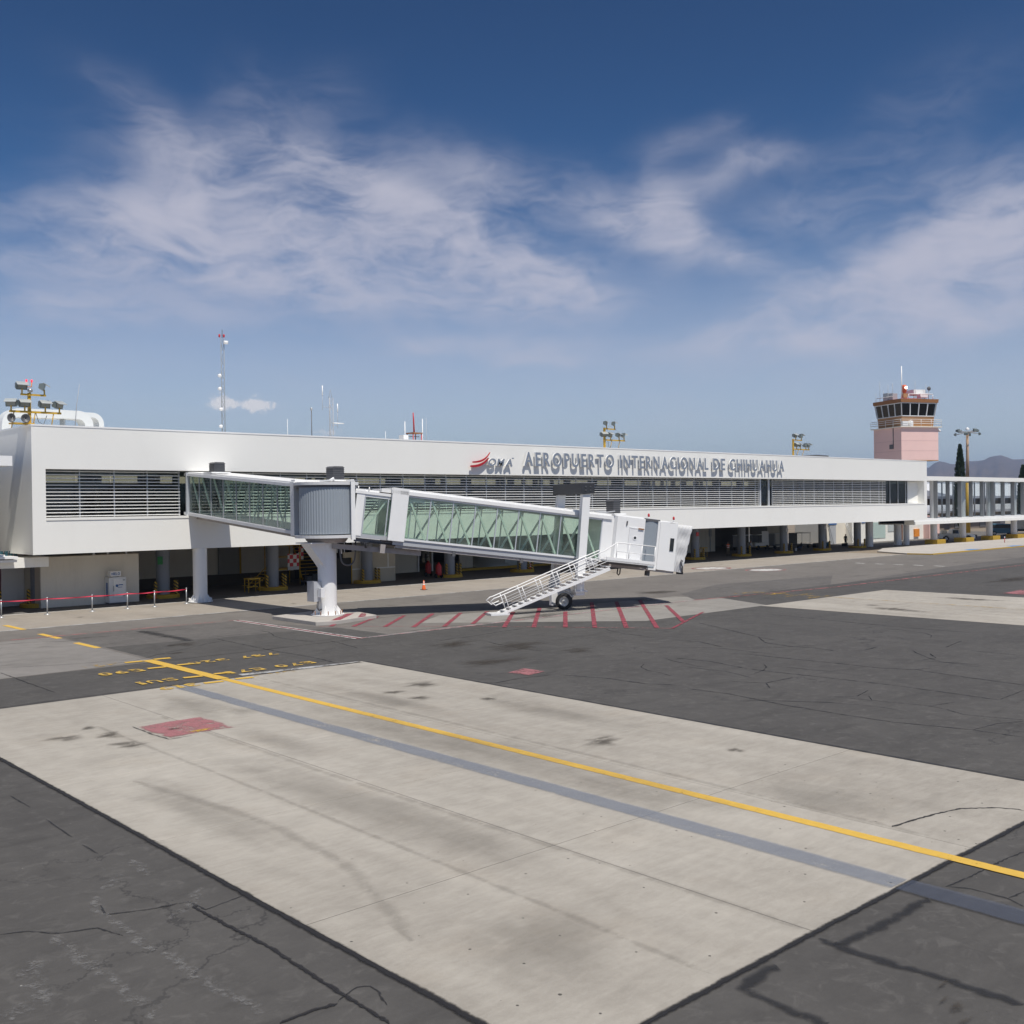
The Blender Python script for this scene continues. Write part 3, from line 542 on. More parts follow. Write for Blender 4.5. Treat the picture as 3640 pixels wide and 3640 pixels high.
poly('red_patch', [(25.6, 28.5), (26.83, 28.88), (26.9, 27.6), (25.75, 27.4)], redpatch, 0.018, apron); poly('red_patch', [(69.3, 28.8), (73, 29), (73, 26.6), (69.3, 26.9)], redpatch, 0.018, apron)
# red and white equipment limit line
for d, mt, wd in ((-.17, whl, .13), (0, redl, .17), (.17, whl, .13)):
    ribbon('limit_line', [(27.35+d, 52.6), (27.55+d, 40.95)], wd, mt, 0.019, apron); ribbon('limit_line', [(27.6, 40.95+d*.7), (53, 40.95+d*.7)], wd*.8, redf if mt is redl else whf, 0.0195, apron)
ribbon('limit_line', [(27.3, 52.75), (8, 53.1)], .2, redf, 0.0188, worn_strip); ribbon('limit_line', [(53, 40.9), (66.7, 39.6), (110, 39.4)], .25, redf, 0.019, apron)
# red hatching of the bridge sweep area
HAT = [((32.95, 49.94), (29.33, 46.17)), ((33.73, 48.25), (30.12, 45.28)), ((35.05, 47.54), (31.12, 43.89)), ((36.81, 47.18), (32.0, 42.64)), ((38.08, 46.22), (33.16, 41.6)), ((39.62, 45.66), (35.0, 41.5)), ((40.46, 44.33), (35.04, 39.1)),
       ((43.27, 45.05), (36.04, 37.98)), ((42.59, 42.22), (37.1, 36.79)), ((47.63, 44.88), (37.95, 35.57)), ((48.92, 43.98), (39.0, 34.4)), ((50.6, 43.49), (40.0, 33.28)), ((49.11, 40.12), (42.96, 33.96))]
for a, b in HAT: ribbon('hatch_stripe', [a, b], 0.27, redl, 0.0225, apron)
ribbon('hatch_border', [(47.53, 36.16), (40.3, 32.56)], .16, redl, 0.0215, apron); ribbon('hatch_border', [(28.9, 46.6), (34, 41.0), (40.3, 32.6)], .10, redf, 0.0205, apron)
# far stand markings
ribbon('yellow_line', [(60.1, 35.5), (60.0, 6)], .3, ylw_faint, 0.026, side_pad)
for y in (36.3, 38, 39.6): ribbon('stop_bar', [(58.6, y), (61.8, y)], .35, ylw_faint, 0.02, apron)
ribbon('yellow_line', [(60.2, 41.6), (60.1, 35.6)], .4, ylw_faint, 0.0205, apron); ribbon('stop_bar', [(57.6, 41.8), (60.7, 41.4)], .35, ylw_faint, 0.0208, apron)
for k in range(5): ribbon('white_dash', [(94.7, 53.3-k*2.0), (94.4, 52.2-k*2.0)], .5, whl, 0.014, worn_strip)
for (cx, cy) in ((79.5, 59.5), (80.5, 54.2)):
    blob('painted_disc', (cx, cy), 1.9, 1.5, whl, 0.014, terminal_strip, jit=0.0, n=40)
    ribbon('painted_ring', [(cx+2.0*math.cos(a*math.pi/16), cy+1.6*math.sin(a*math.pi/16)) for a in range(33)], .22, redf if cy < 57 else redl, 0.016, terminal_strip)
# raised pale sidewalk at the far end
sw = [(113, 57.2), (113.5, 54.6), (139, 54.7), (190, 54.9), (190, 65.7), (123.3, 65.7), (116, 62.5)]
side = MB().prism(sw, 'z', -0.02, 0.12).build('sidewalk', conc_pale, kind='structure')
for a, b in (((113.5, 54.52), (190, 54.8)), ((113.0, 57.2), (113.45, 54.6))): MB().bar((*a, .06), (*b, .06), .16, .14).build('kerb', yellowk, side)
for x in (125.5, 137.7): poly('blue_marking', [(x-2, 54.75), (x+2, 54.75), (x+1, 55.9), (x-1, 55.9)], bluek, 0.125, side)

# ------------------------------------------------------------------ mountains and haze
def ridge(name, R, prof, depth, mat, seed):
    random.seed(seed); m = MB(); n = 260; a0, a1 = prof[0][0], prof[-1][0]; rows = 16; ph = [random.uniform(0, 6.28) for _ in range(8)]
    def H(a):
        for (p, h), (q, k) in zip(prof[:-1], prof[1:]):
            if p <= a <= q:
                f = (a-p)/(q-p); f = f*f*(3-2*f); return h+(k-h)*f
        return 0
    for j in range(rows):
        f = j/(rows-1)
        for i in range(n+1):
            a = a0+(a1-a0)*i/n; r = R-depth*(1-f); gull = 0.20*math.sin(a*9.0+ph[0]+f*2.2)+0.15*math.sin(a*17+ph[1]-f*3)+0.09*math.sin(a*37+ph[2]+f*5)+0.05*math.sin(a*71+ph[3])
            h = H(a)/57.3*R*(f**1.15)*(1+gull*(1-f)*1.2)+(R*0.0006*math.sin(a*30+ph[4])+R*0.0004*math.sin(a*67+ph[5]))*f
            m.v.append((r*math.cos(rad(a)), r*math.sin(rad(a)), h if j else -2))
    for j in range(rows-1):
        for i in range(n): k = j*(n+1)+i; m.f.append((k, k+1, k+n+2, k+n+1)); m.sm.append(True)
    return m.build(name, mat, kind='structure')
mount = pm('mountain_scrub', (0.115, 0.09, 0.078), 0.95, 0.5, 0.006, dirt=0.8, dirtcol=(0.035, 0.038, 0.03))
ridge('mountains', 6200, [(8, 1.9), (14, 2.2), (18, 1.85), (21.4, 2.0), (21.87, 1.98), (22.16, 2.13), (22.45, 2.24), (22.79, 2.19), (23.22, 2.0), (23.86, 1.98), (24.3, 1.9), (24.55, 1.84), (24.94, 1.93), (25.38, 1.97), (25.87, 1.72), (27, 1.2), (29.5, 1.4), (33, 1.0), (40, 1.3), (50, 0.9), (60, 1.2), (75, 0.8)], 2600, mount, 5)
random.seed(11)
hz = MB().box(-9500, 9500, -9500, 9500, -6, 330).build('haze', None, kind='stuff')
hm = bpy.data.materials.new('haze_air'); hm.use_nodes = True; hm.node_tree.nodes.clear(); th = NT(hm.node_tree)
pv = th.node('ShaderNodeVolumePrincipled'); pv.inputs['Color'].default_value = (0.45, 0.64, 1.0, 1); pv.inputs['Density'].default_value = 0.00011; pv.inputs['Anisotropy'].default_value = 0.2
th.l.new(pv.outputs[0], th.node('ShaderNodeOutputMaterial').inputs['Volume']); hz.data.materials.clear(); hz.data.materials.append(hm)

# ------------------------------------------------------------------ terminal building
FY, X0, X1, ZB, ZT = 64.3, 20.45, 132.57, 3.58, 11.2
WX0, WX1, WZ0, WZ1 = 21.23, 131.83, 5.60, 8.67
TB = thing('terminal_building', 'long white two-storey airport terminal with a louvred window band', 'terminal', ((X0+X1)/2, FY, 0))
MB().box(X0, X1, FY, FY+.9, WZ1, ZT).build('upper_wall', white, TB)
MB().box(X0, X1, FY, FY+.9, ZB, WZ0).build('lower_wall', white, TB)
MB().box(X0, WX0, FY, FY+.9, WZ0, WZ1).build('end_pier', white, TB)
MB().box(WX1, X1, FY, FY+.9, WZ0, WZ1).build('end_pier', white, TB)
MB().box(X0, X0+.3, FY+.9, 92, ZB, ZT).build('end_wall', white, TB)
MB().box(X1-.3, X1, FY+.9, 92, ZB, ZT).build('end_wall', white, TB)
MB().box(X0+.3, X1-.3, FY+.9, 88, 10.55, 10.7).build('roof', white, TB)
cp = MB().box(X0-.025, X1+.025, FY-.025, FY+.45, ZT, ZT+.10).build('coping', wpaint, TB)
MB().box(X0-.025, X0+.4, FY+.45, 92, ZT, ZT+.10).build('coping', wpaint, TB); MB().box(X1-.4, X1+.025, FY+.45, 92, ZT, ZT+.10).build('coping', wpaint, TB)
MB().box(X0+.3, X1-.3, FY+.9, 80, 3.74, 3.86).build('soffit', white, TB)
MB().box(X0+.3, X1-.3, FY+.9, 92, 4.95, 5.1).build('upper_floor', intwall, TB)
MB().box(X0+.3, X1-.3, FY+.9, 92, 9.35, 9.5).build('ceiling', intwall, TB)
# interior back wall with a strip left open to show the added sunlit wall behind
BW = 84.0
MB().box(X0+.3, X1-.3, BW, BW+.2, 5.1, 8.35).build('back_wall', intwall, TB)
MB().box(X0+.3, X1-.3, BW, BW+.2, 8.95, 9.35).build('back_wall', intwall, TB)
x = X0+.5; ci = 0
while x < X1-2:
    wd = random.choice([.5, .9, 1.3, 1.8]); gp = random.choice([2.2, 3.0, 1.2, 3.6]); MB().box(x, x+wd, BW+.02, BW+.18, 8.35, 8.95).build('back_wall_panel', random.choice([intwall, beige, intwall]), TB); x += wd+gp
for k in range(26):
    xx = X0+3+k*4.25; MB().box(xx, xx+.35, 73.5, 73.9, 5.1, 9.35).build('interior_column', intwall, TB)
# window sill ledge
MB().box(WX0, WX1, FY-.04, FY+1.0, WZ0-.001, WZ0+.15).build('sill', white, TB)
# louvre slats in three runs, fourteen rows
NS = 14; zs = [WZ1-.12-(WZ1-.12-(WZ0+.24))*i/(NS-1) for i in range(NS)]
for (a, b) in ((WX0+.05, 29.87), (33.0, 95.4), (97.85, 122.84)):
    proto = MB().prism([(-.04, -.012), (.04, -.03), (.045, -.008), (.04, .02), (-.04, .03)], 'x', 0, b-a).build('louvre_slat', slatm, TB, off=(0, 0, 0))
    for i, z in enumerate(zs):
        o = proto if i == 0 else share(proto, 'louvre_slat', TB)
        o.location = Vector((a, FY+.66, z))-OFF[TB.name]
mull = MB().box(-.03, .03, -.05, .05, 0, WZ1-WZ0-.16).build('louvre_mullion', alu, TB, off=(0, 0, 0)); first = True
xs = [WX0+.15]+[23.48+2.13*i for i in range(4)]+[33.1+2.13*i for i in range(30)]+[98.0+2.13*i for i in range(12)]
for x in xs:
    o = mull if first else share(mull, 'louvre_mullion', TB); first = False; o.location = Vector((x, FY+.80, WZ0+.15))-OFF[TB.name]
GYP = FY+1.25
pane = MB().box(0, 2.09, 0, .02, 0, WZ1-WZ0-.2).build('window_pane', winglass, TB, off=(0, 0, 0)); first = True; x = WX0+.1
while x < 129.4:
    o = pane if first else share(pane, 'window_pane', TB); first = False; o.location = Vector((x, GYP, WZ0+.17))-OFF[TB.name]; x += 2.13
MB().box(129.5, 129.62, GYP-.1, GYP+.1, WZ0+.15, WZ1).build('window_frame', alu, TB)
MB().prism([(129.62, GYP+.1), (129.62, GYP), (131.83, FY+.9), (131.83, GYP+.3)], 'z', WZ0+.15, WZ1).build('splayed_reveal', white, TB)
MB().box(WX0-.02, 129.6, GYP+.03, GYP+.09, WZ1-.35, WZ1+.2).build('window_head', greyframe, TB)
for x in (95.45, 97.05): MB().box(x, x+.22, FY+.6, FY+.85, WZ0+.15, WZ1).build('door_jamb', alu, TB)
MB().box(95.67, 97.05, FY+.72, FY+.76, WZ0+.2, WZ1-.25).build('glass_door', winglass, TB)
for x in (123.0, 124.9, 127.0, 129.0): MB().box(x, x+.07, GYP-.1, GYP-.03, WZ0+.15, WZ1).build('window_mullion', alu, TB)
# undercroft walls
def wall(x0, x1, y, z0=0, z1=3.74, m=cream, name='undercroft_wall'): return MB().box(x0, x1, y, y+.15, z0, z1).build(name, m, TB)
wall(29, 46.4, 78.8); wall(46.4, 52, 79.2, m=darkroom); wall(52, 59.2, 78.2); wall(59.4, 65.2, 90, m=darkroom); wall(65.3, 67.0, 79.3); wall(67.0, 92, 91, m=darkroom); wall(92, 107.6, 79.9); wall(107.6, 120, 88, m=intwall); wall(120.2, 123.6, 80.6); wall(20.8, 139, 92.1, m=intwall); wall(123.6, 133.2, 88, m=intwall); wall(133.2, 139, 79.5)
MB().box(29, 46.4, 78.6, 78.8, 0, .8).build('wall_dado', pm('dado_brown', (.10, .085, .07), .8, .15, 1), TB)
MB().box(39.4, 41.2, 78.6, 78.8, .8, 3.1).build('door', pm('grey_door', (.33, .32, .30), .6, .05, 2), TB); MB().box(41.2, 41.36, 78.55, 78.8, .8, 3.15).build('door_frame', yellowk, TB)
for a, b in ((59.25, 59.4), (60.9, 61.05)): MB().box(a, b, 78.1, 78.35, 0, 3.5).build('door_frame', wpaint2, TB)
MB().box(59.4, 60.9, 78.2, 78.25, .2, 3.4).build('glass_door', winglass, TB)
b1 = MB().box(22.33, 28.68, 68.85, 74, 0, 3.22).build('store_room', cream, TB)
wall(20.9, 22.3, 71.9, m=colwhite); wall(15, 21.2, 73, m=maroon)
# plasterboard partition round a column
pb = MB().box(46.2, 51.3, 70.75, 70.85, 0, 2.53).build('partition', beige, TB)
for x0_, x1_ in ((47.75, 47.87), (50.5, 50.62)): MB().box(x0_, x1_, 70.73, 70.752, 1.2, 2.53).build('joint_strip', jointw, pb)
for x0_, x1_ in ((47.0, 48.4), (49.3, 51.3)): MB().box(x0_, x1_, 70.725, 70.752, 1.09, 1.19).build('joint_strip', jointw, pb)
MB().box(45.5, 46.9, 70.70, 70.76, 0, 2.1).build('dark_doorway_panel', darkroom, pb); MB().box(45.1, 45.5, 70.68, 70.85, 0, 2.3).build('door_leaf', brownd, pb); MB().box(46.9, 46.98, 70.68, 70.76, 0, 2.1).build('door_frame', yellowk, pb)  # doorway is a solid near-black panel, its inner shade put into the colour
for x in (45.6, 46.3, 47.1, 48.2, 50.0, 51.2): MB().box(x, x+.06, 70.76, 70.82, 2.53, 3.74).build('stud', alu, pb)
# columns with their yellow kerbs
cx = [31.0-8.55*1+0.2]+[31.0+8.58*i for i in range(12)]
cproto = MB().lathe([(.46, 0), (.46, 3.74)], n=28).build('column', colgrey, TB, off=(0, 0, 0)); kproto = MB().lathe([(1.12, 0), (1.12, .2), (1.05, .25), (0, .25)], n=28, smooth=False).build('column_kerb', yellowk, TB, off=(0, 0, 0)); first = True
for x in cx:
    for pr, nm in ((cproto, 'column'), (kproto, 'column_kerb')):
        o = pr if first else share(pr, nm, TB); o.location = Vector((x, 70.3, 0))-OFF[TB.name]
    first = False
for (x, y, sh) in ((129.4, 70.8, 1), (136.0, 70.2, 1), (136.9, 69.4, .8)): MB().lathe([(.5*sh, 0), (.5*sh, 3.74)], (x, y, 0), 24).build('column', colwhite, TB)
MB().box(36.5, 36.6, 69.8, 69.9, 0, .01).build('floor_marker', dkgrey, TB)
for x, zz in ((90.9, 2.55), (108.2, 2.6), (116.8, 2.7)): MB().box(x-.22, x+.22, 69.80, 69.84, zz, zz+.42).build('column_notice', whitec if x > 100 else redm, TB)
MB().box(30.42, 30.78, 69.80, 69.84, 2.35, 2.9).build('column_notice', green, TB)
MB().box(100.3, 100.4, 69.7, 69.8, 1.6, 3.7).build('downpipe', wpaint, TB)
for x in (25.1, 26.0, 27.2): MB().box(x, x+.12, 67.4, 67.5, 3.3, 3.74).build('pipe_hanger', steel, TB)
MB().box(106.3, 106.7, 79.75, 79.9, 1.9, 2.9).build('wall_sign', greyframe, TB); MB().box(106.45, 106.55, 79.8, 79.88, 0, 1.9).build('sign_post', greyframe, TB)
MB().box(133.9, 135.6, 79.38, 79.5, 0, 2.6).build('double_door', alu, TB); MB().box(133.7, 135.8, 79.35, 79.5, 2.75, 3.3).build('door_sign', bluep, TB)
# far end annex under the connector
RBD = thing('added_rear_wall', 'cream wall added behind the terminal to show bright through its upper windows', 'building', (76, 100, 0)); MB().box(15, 146, 98, 104, 0, 11.8).build('wall', intcream, RBD); MB().box(14.6, 146.4, 97.8, 104.2, 11.8, 12.1).build('roof_edge', white, RBD)  # wall added to catch the sun, giving bright cream patches behind the upper windows
AN = thing('annex_building', 'small white ground-floor annex with frosted windows beyond the terminal end', 'building', (150, 80, 0))
MB().box(138.5, 160.5, 78.5, 88, 0, 3.6).build('wall', white, AN); MB().box(142.4, 148.2, 78.44, 78.5, .5, 2.9).build('window', pm('frosted_green', (.45, .56, .53), .4, .05, 1), AN)
MB().box(149, 152.3, 78.44, 78.5, 1.4, 2.9).build('window', pm('frosted_grey', (.5, .54, .54), .4, .05, 1), AN); MB().box(152.5, 153.6, 78.4, 78.5, .0, 2.7).build('door', brownd, AN); MB().box(141.2, 142.2, 78.4, 78.5, 2.9, 3.5).build('sign_board', bluep, AN)
MB().box(160.5, 164, 77.5, 86, 0, 3.6).build('pink_wall', pinkm, AN); MB().box(161.3, 162.0, 77.44, 77.5, 1.9, 2.5).build('window', carglass, AN); MB().box(157.2, 158.8, 78.3, 78.5, .4, 1.6).build('orange_panel', orangew, AN)
# striped bollards
BO = []
def bollard(x, y, lab):
    if not BO:
        o = MB().lathe([(.11, 0), (.11, 1.12), (.08, 1.18), (0, 1.2)], n=14).build('striped_bollard', bollm, off=(0, 0, 0)); BO.append(o)
    else:
        o = BO[0].copy(); o.name = 'striped_bollard'; put(o)
    o.location = (x, y, 0); o.rotation_euler = (0, 0, random.uniform(0, 6)); tag(o, lab, 'bollard', 'striped bollards round the columns'); return o
ordn = ['leftmost', 'second', 'third', 'fourth', 'fifth', 'sixth', 'seventh', 'eighth', 'ninth', 'tenth', 'eleventh', 'twelfth', 'thirteenth']
SIDES = [(-.78, -.55, 'left'), (.72, -.62, 'right'), (.95, .15, 'far right')]
for i, x in enumerate(cx):
    for (dx_, dy_, nm) in SIDES: bollard(x+dx_, 70.3+dy_, 'black and yellow striped bollard at the %s of the %s undercroft column' % (nm, ordn[i]))
bollard(20.4, 70.6, 'black and yellow bollard before the maroon wall at the far left'); bollard(23.6, 69.0+1.2, 'black and yellow bollard against the cream store room corner')

# neighbouring wing at the left edge
WG = thing('terminal_wing', 'white terminal wing with a projecting roof edge at the left frame edge', 'building', (10, 70, 0))
MB().box(-4, 17.4, 62.6, 92, 3.7, 8.7).build('wall', white, WG); MB().box(-4, 18.66, 61.9, 92, 8.72, 9.28).build('roof_slab', wpaint, WG)
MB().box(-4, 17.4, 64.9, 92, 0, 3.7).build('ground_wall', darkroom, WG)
CN = thing('entrance_canopy', 'low white canopy with a stepped edge under the terminal corner', 'canopy', (17, 67, 0))
MB().box(8, 21.9, 66.0, 69.5, 2.77, 3.36).build('fascia', white, CN); MB().box(8, 19.86, 65.3, 66.0, 3.16, 3.30).build('gutter', wpaint2, CN); MB().box(8, 19.86, 65.1, 66.5, 3.37, 3.50).build('roof_edge', wpaint, CN); MB().box(8, 19.2, 65.3, 67, 3.50, 3.62).build('roof_cap', wpaint, CN)
for k in range(6): MB().box(19.3+k*.28, 19.5+k*.28, 68.6, 68.66, 3.37, 3.72).build('clerestory_pane', tealg, CN)

# ------------------------------------------------------------------ sign
SG = thing('airport_name_sign', 'raised grey steel letters reading AEROPUERTO INTERNACIONAL DE CHIHUAHUA on the white wall', 'sign', (79.5, 64.1, 9.45))
def word(txt, xa, xb, z, h, par, depth=(63.98, 64.12), bold=0.02, shear=0.0, gapk=0.25, m=lettm):
    gs = [glyph(c, bold=bold, shear=shear) for c in txt]; ref = glyph('H', bold=bold)[3]; gap = gapk*h
    tot = sum(g[2] for g in gs); k = ((xb-xa)-gap*(len(gs)-1))/tot; x = xa
    for c, (vs, fs, gw, gh) in zip(txt, gs):
        mb = MB(); hh = h*gh/ref
        y0_ = -(hh-h)/2 if gh > ref*1.01 else 0
        for v in vs: mb.v.append((x+v.x*k, depth[0] if v.z > 0 else depth[1], z+y0_+v.y/gh*hh))
        mb.f = list(fs); mb.sm = [False]*len(fs); lo_ = mb.build('letter', [m, wpaint], par); x += gw*k+gap
        for p_ in lo_.data.polygons:
            if abs(p_.normal.y) < 0.5: p_.material_index = 1
for txt, a, b in (('AEROPUERTO', 59.85, 71.1), ('INTERNACIONAL', 71.9, 85.2), ('DE', 86.0, 88.0), ('CHIHUAHUA', 88.8, 98.75)): word(txt, a, b, 9.45, 1.18, SG)
LG = thing('operator_logo', 'red double swoosh with grey letters OMA left of the airport name', 'logo', (56, 64.1, 9.4))
word('OMA', 55.85, 58.5, 9.40, .60, LG, bold=0.03, shear=0.2, gapk=0.10)
def curve(p0, p1, p2, n=14): return [tuple((1-f)**2*p0[i]+2*f*(1-f)*p1[i]+f*f*p2[i] for i in (0, 1)) for f in [k/n for k in range(n+1)]]
up = curve((54.25, 9.74), (55.55, 9.80), (56.05, 10.50)); lo = curve((54.22, 9.62), (55.5, 9.56), (56.05, 10.50))
MB().prism(up+lo[::-1][1:], 'y', 63.95, 64.1).build('swoosh', redsign, LG)
up = curve((54.02, 9.42), (55.2, 9.45), (55.85, 10.05)); lo = curve((53.98, 9.28), (55.2, 9.18), (55.88, 10.0)); MB().prism(up+lo[::-1], 'y', 63.95, 64.1).build('swoosh', redsign, LG)
MB().box(58.5, 58.68, 63.98, 64.05, 10.02, 10.11).build('trademark', lettm, LG)

# ------------------------------------------------------------------ roof equipment
def floodlight(par, x, y, z, ang=0.0, tilt=0.25):
    """housing with hood; faces -Y before turning by ang"""
    c, s_ = math.cos(ang), math.sin(ang); ct, st = math.cos(tilt), math.sin(tilt)
    def T(p):
        px_, py_, pz_ = p; py2 = py_*ct-pz_*st; pz2 = py_*st+pz_*ct; return (x+px_*c-py2*s_, y+px_*s_+py2*c, z+pz2)
    m = MB(); m.prism([(-.02, -.22), (.28, -.14), (.30, .12), (.05, .22), (-.02, .22)], 'x', -.31, .31); m.v = [T(p) for p in m.v]; h = m.build('floodlight', floodm, par)
    m = MB(); m.box(-.24, .24, -.05, -.02, -.16, .14); m.v = [T(p) for p in m.v]; m.build('lens', lensm, h)
    m = MB(); m.hexa([(-.33, -.30, .10), (.33, -.30, .10), (.33, .10, .21), (-.33, .10, .21), (-.33, -.30, .13), (.33, -.30, .13), (.33, .10, .25), (-.33, .10, .25)]); m.v = [T(p) for p in m.v]; m.build('visor', visorm, h)
    MB().box(x-.035, x+.035, y-.035, y+.035, z-.45, z-.15).build('bracket', yellowp, par)
def flood_mast(x, y, label, low, top, spk=False, lamps=False, xr=None, xt=None):
    F = thing('floodlight_mast', label, 'floodlights', (x, y, 10.7), group='floodlight masts on the roof')
    MB().box(x-.08, x+.08, y-.08, y+.08, 10.7, 13.2).build('post', yellowp, F)
    xs_ = [a for a, _ in low]+[x]; MB().box(min(xs_)-.1, max(xs_)+.1, y-.15, y-.05, 12.0, 12.12).build('crossbar', yellowp, F)
    xs_ = [a for a, _ in top]+[x]; MB().box(min(xs_)-.08, max(xs_)+.08, y-.15, y-.05, 13.03, 13.14).build('crossbar', yellowp, F)
    for a, g_ in low: floodlight(F, a, y-.1, 12.55, g_)
    for a, g_ in top: floodlight(F, a, y-.1, 13.58, g_)
    for dx_ in ((-.9, .3, 1.35) if spk else (.9, 2.0)): MB().tube([(x+dx_, y-.1, 12.0), (x+dx_-.08, y+.1, 11.1)], .03, 6).build('brace', yellowp, F)
    MB().tube([(x+.35, y-.1, 12.0), (x+.5, y-.05, 11.5), (x+.8, y, 11.35), (x+1.0, y, 11.9)], .02, 5).build('cable', dkgrey, F)
    if spk:
        for a, g_ in ((19.5, -.5), (20.3, 0.0)):
            m = MB(); m.lathe([(.06, .42), (.10, .22), (.27, 0), (.22, .03), (.05, .15)], n=18); m.v = [(a+px_*math.cos(g_)+pz_*math.sin(-g_)*1, y-.35+pz_*math.cos(g_)+px_*math.sin(g_)*0, 11.66+py_) for px_, py_, pz_ in m.v]; m.build('loudspeaker', dkgrey, F)
        MB().box(x-1.05, x+.2, y-.3, y+.4, 11.32, 11.4).build('platform', yellowp, F)
        MB().lathe([(.02, 0), (.14, .06), (.16, .16), (.08, .26), (0, .28)], (x+.03, y-.1, 13.2), 14).build('dome_camera', steel, F)
        MB().tube([(x-.1, y, 13.55), (x+.15, y, 13.58), (x+.16, y, 13.85)], .03, 6).build('lamp_arm', orangew, F)
        for dx_, z_ in ((-.14, 13.86), (.16, 13.86)): MB().lathe([(.05, 0), (.06, .08), (.04, .14), (0, .15)], (x+dx_, y, z_), 10).build('warning_lamp', redlamp, F)
    return F
flood_mast(20.62, 65.1, 'yellow floodlight mast with six lamps and two loudspeakers on the left roof corner', [(19.57, -.55), (20.33, .0), (21.5, .1), (22.32, .5)], [(20.19, .0), (21.46, 1.2)], True)
flood_mast(71.05, 65.1, 'yellow floodlight mast above the word AEROPUERTO on the roof edge', [(70.9, -.2), (71.8, .25), (72.95, .5), (73.65, .9)], [(71.25, .6), (72.35, .7)])
flood_mast(102.3, 65.1, 'yellow floodlight mast on the roof edge right of the airport name', [(102.85, .0), (103.6, .3), (104.75, 1.0), (105.35, 1.1)], [(102.67, .0), (103.85, 1.1)])
# ducts
DU = thing('roof_duct', 'white air duct with rounded elbows lying on the left roof', 'duct', (24, 72, 10.7))
def elbow_strip(pts, w_, y0_, y1_, name, m=ductm):
    """flat band of width w_ along a 2d path (x,z) extruded in y"""
    L, R = [], []
    for i, p in enumerate(pts):
        a = Vector(pts[max(i-1, 0)]); b = Vector(pts[min(i+1, len(pts)-1)]); d = (b-a).normalized(); n_ = Vector((-d.y, d.x))*w_/2; L.append(tuple(Vector(p)+n_)); R.append(tuple(Vector(p)-n_))
    return MB().prism(L+R[::-1], 'y', y0_, y1_).build(name, m, DU)
def arc(cx_, cz_, r, a0, a1, n=8): return [(cx_+r*math.cos(rad(a0+(a1-a0)*i/n)), cz_+r*math.sin(rad(a0+(a1-a0)*i/n))) for i in range(n+1)]
elbow_strip([(21.1, 10.7)]+arc(21.95, 11.75, .80, 180, 90)+[(23.0, 12.56), (24.6, 12.58), (25.7, 12.58)]+arc(25.7, 11.88, .70, 90, 5)+[(26.4, 10.75)], .56, 71.2, 72.4, 'duct_run')
elbow_strip([(25.9, 12.72), (26.6, 12.75), (27.2, 12.75)]+arc(27.2, 12.15, .60, 90, 0)+[(27.8, 10.75)], .34, 72.7, 73.8, 'duct_branch')
for x in (22.4, 23.6, 24.8): MB().box(x, x+.03, 71.17, 72.43, 12.26, 12.88).build('duct_seam', ductm, DU)
for x in (22.6, 24.8): MB().box(x, x+.1, 71.4, 72.2, 10.7, 12.28).build('duct_support', galv, DU)
# masts
def lattice(name, label, x, y, z0, z1, w_, m, extras=()):
    A = thing(name, label, 'antenna', (x, y, z0)); n = max(4, int((z1-z0)/.6)); cs = [(-w_/2, -w_/2), (w_/2, -w_/2), (0, w_/2)]
    for i, (a, b) in enumerate(cs): MB().tube([(x+a, y+b, z0), (x+a, y+b, z1)], .028, 6).build('upright', m, A)
    br = MB()
    for k in range(n):
        za, zb = z0+(z1-z0)*k/n, z0+(z1-z0)*(k+1)/n
        for i in range(3): a, b = cs[i], cs[(i+1) % 3]; br.bar((x+a[0], y+a[1], za), (x+b[0], y+b[1], zb if k % 2 else za), .022); br.bar((x+a[0], y+a[1], zb), (x+b[0], y+b[1], za), .018)
    o = br.build('lacing', m, A); return A
A1 = lattice('lattice_mast', 'tall grey lattice mast with white dishes and red lamps behind the roof', 43.15, 85, 10.7, 21.2, .3, pm('mast_steel', (.28, .30, .32), .5, .1, 2))
MB().tube([(43.2, 85, 21.2), (43.22, 85, 21.95)], .03, 6).build('finial', dkgrey, A1)
for dx_, z_ in ((-.2, 21.35), (.22, 21.38)): MB().lathe([(.06, -.1), (.09, 0), (.08, .16), (0, .2)], (43.15+dx_, 85, z_), 10).build('warning_lamp', redm, A1)
for (x, z_, r_) in ((42.88, 17.85, .16), (42.88, 16.7, .16), (42.97, 14.9, .15), (42.93, 13.4, .15)):
    m = MB(); m.lathe([(0, 0), (r_, .10), (r_*.98, .22), (r_*.5, .34), (0, .36)], n=18); m.v = [(x-pz_+.1, 84.75+px_, z_+py_) for px_, py_, pz_ in m.v]; m.build('dish', wpaint, A1)
MB().tube([(43.2, 84.7, 20.8), (43.55, 84.6, 20.8)], .15, 12).build('drum_antenna', wpaint, A1)
A2 = lattice('lattice_mast', 'short grey lattice mast with white whip antennas above the roof', 54.28, 85, 10.7, 16.6, .36, greyframe)
for (x, za, zb, zc) in ((53.41, 15.4, 16.8, 17.72), (55.07, 13.7, 15.3, 16.1)):
    MB().tube([(x, 85, za), (x, 85, zb)], .02, 6).build('whip', greyframe, A2); MB().tube([(x, 85, zb), (x, 85, zc)], .05, 8).build('radome', wpaint, A2); MB().tube([(54.28, 85, za+.3), (x, 85, za+.3)], .02, 6).build('arm', greyframe, A2)
MB().tube([(54.1, 85, 16.55), (54.28, 85, 17.4), (54.46, 85, 16.55)], .025, 6).build('apex', greyframe, A2); MB().tube([(54.5, 85, 14.22), (55.75, 85, 14.22)], .05, 8).build('radome', wpaint, A2)
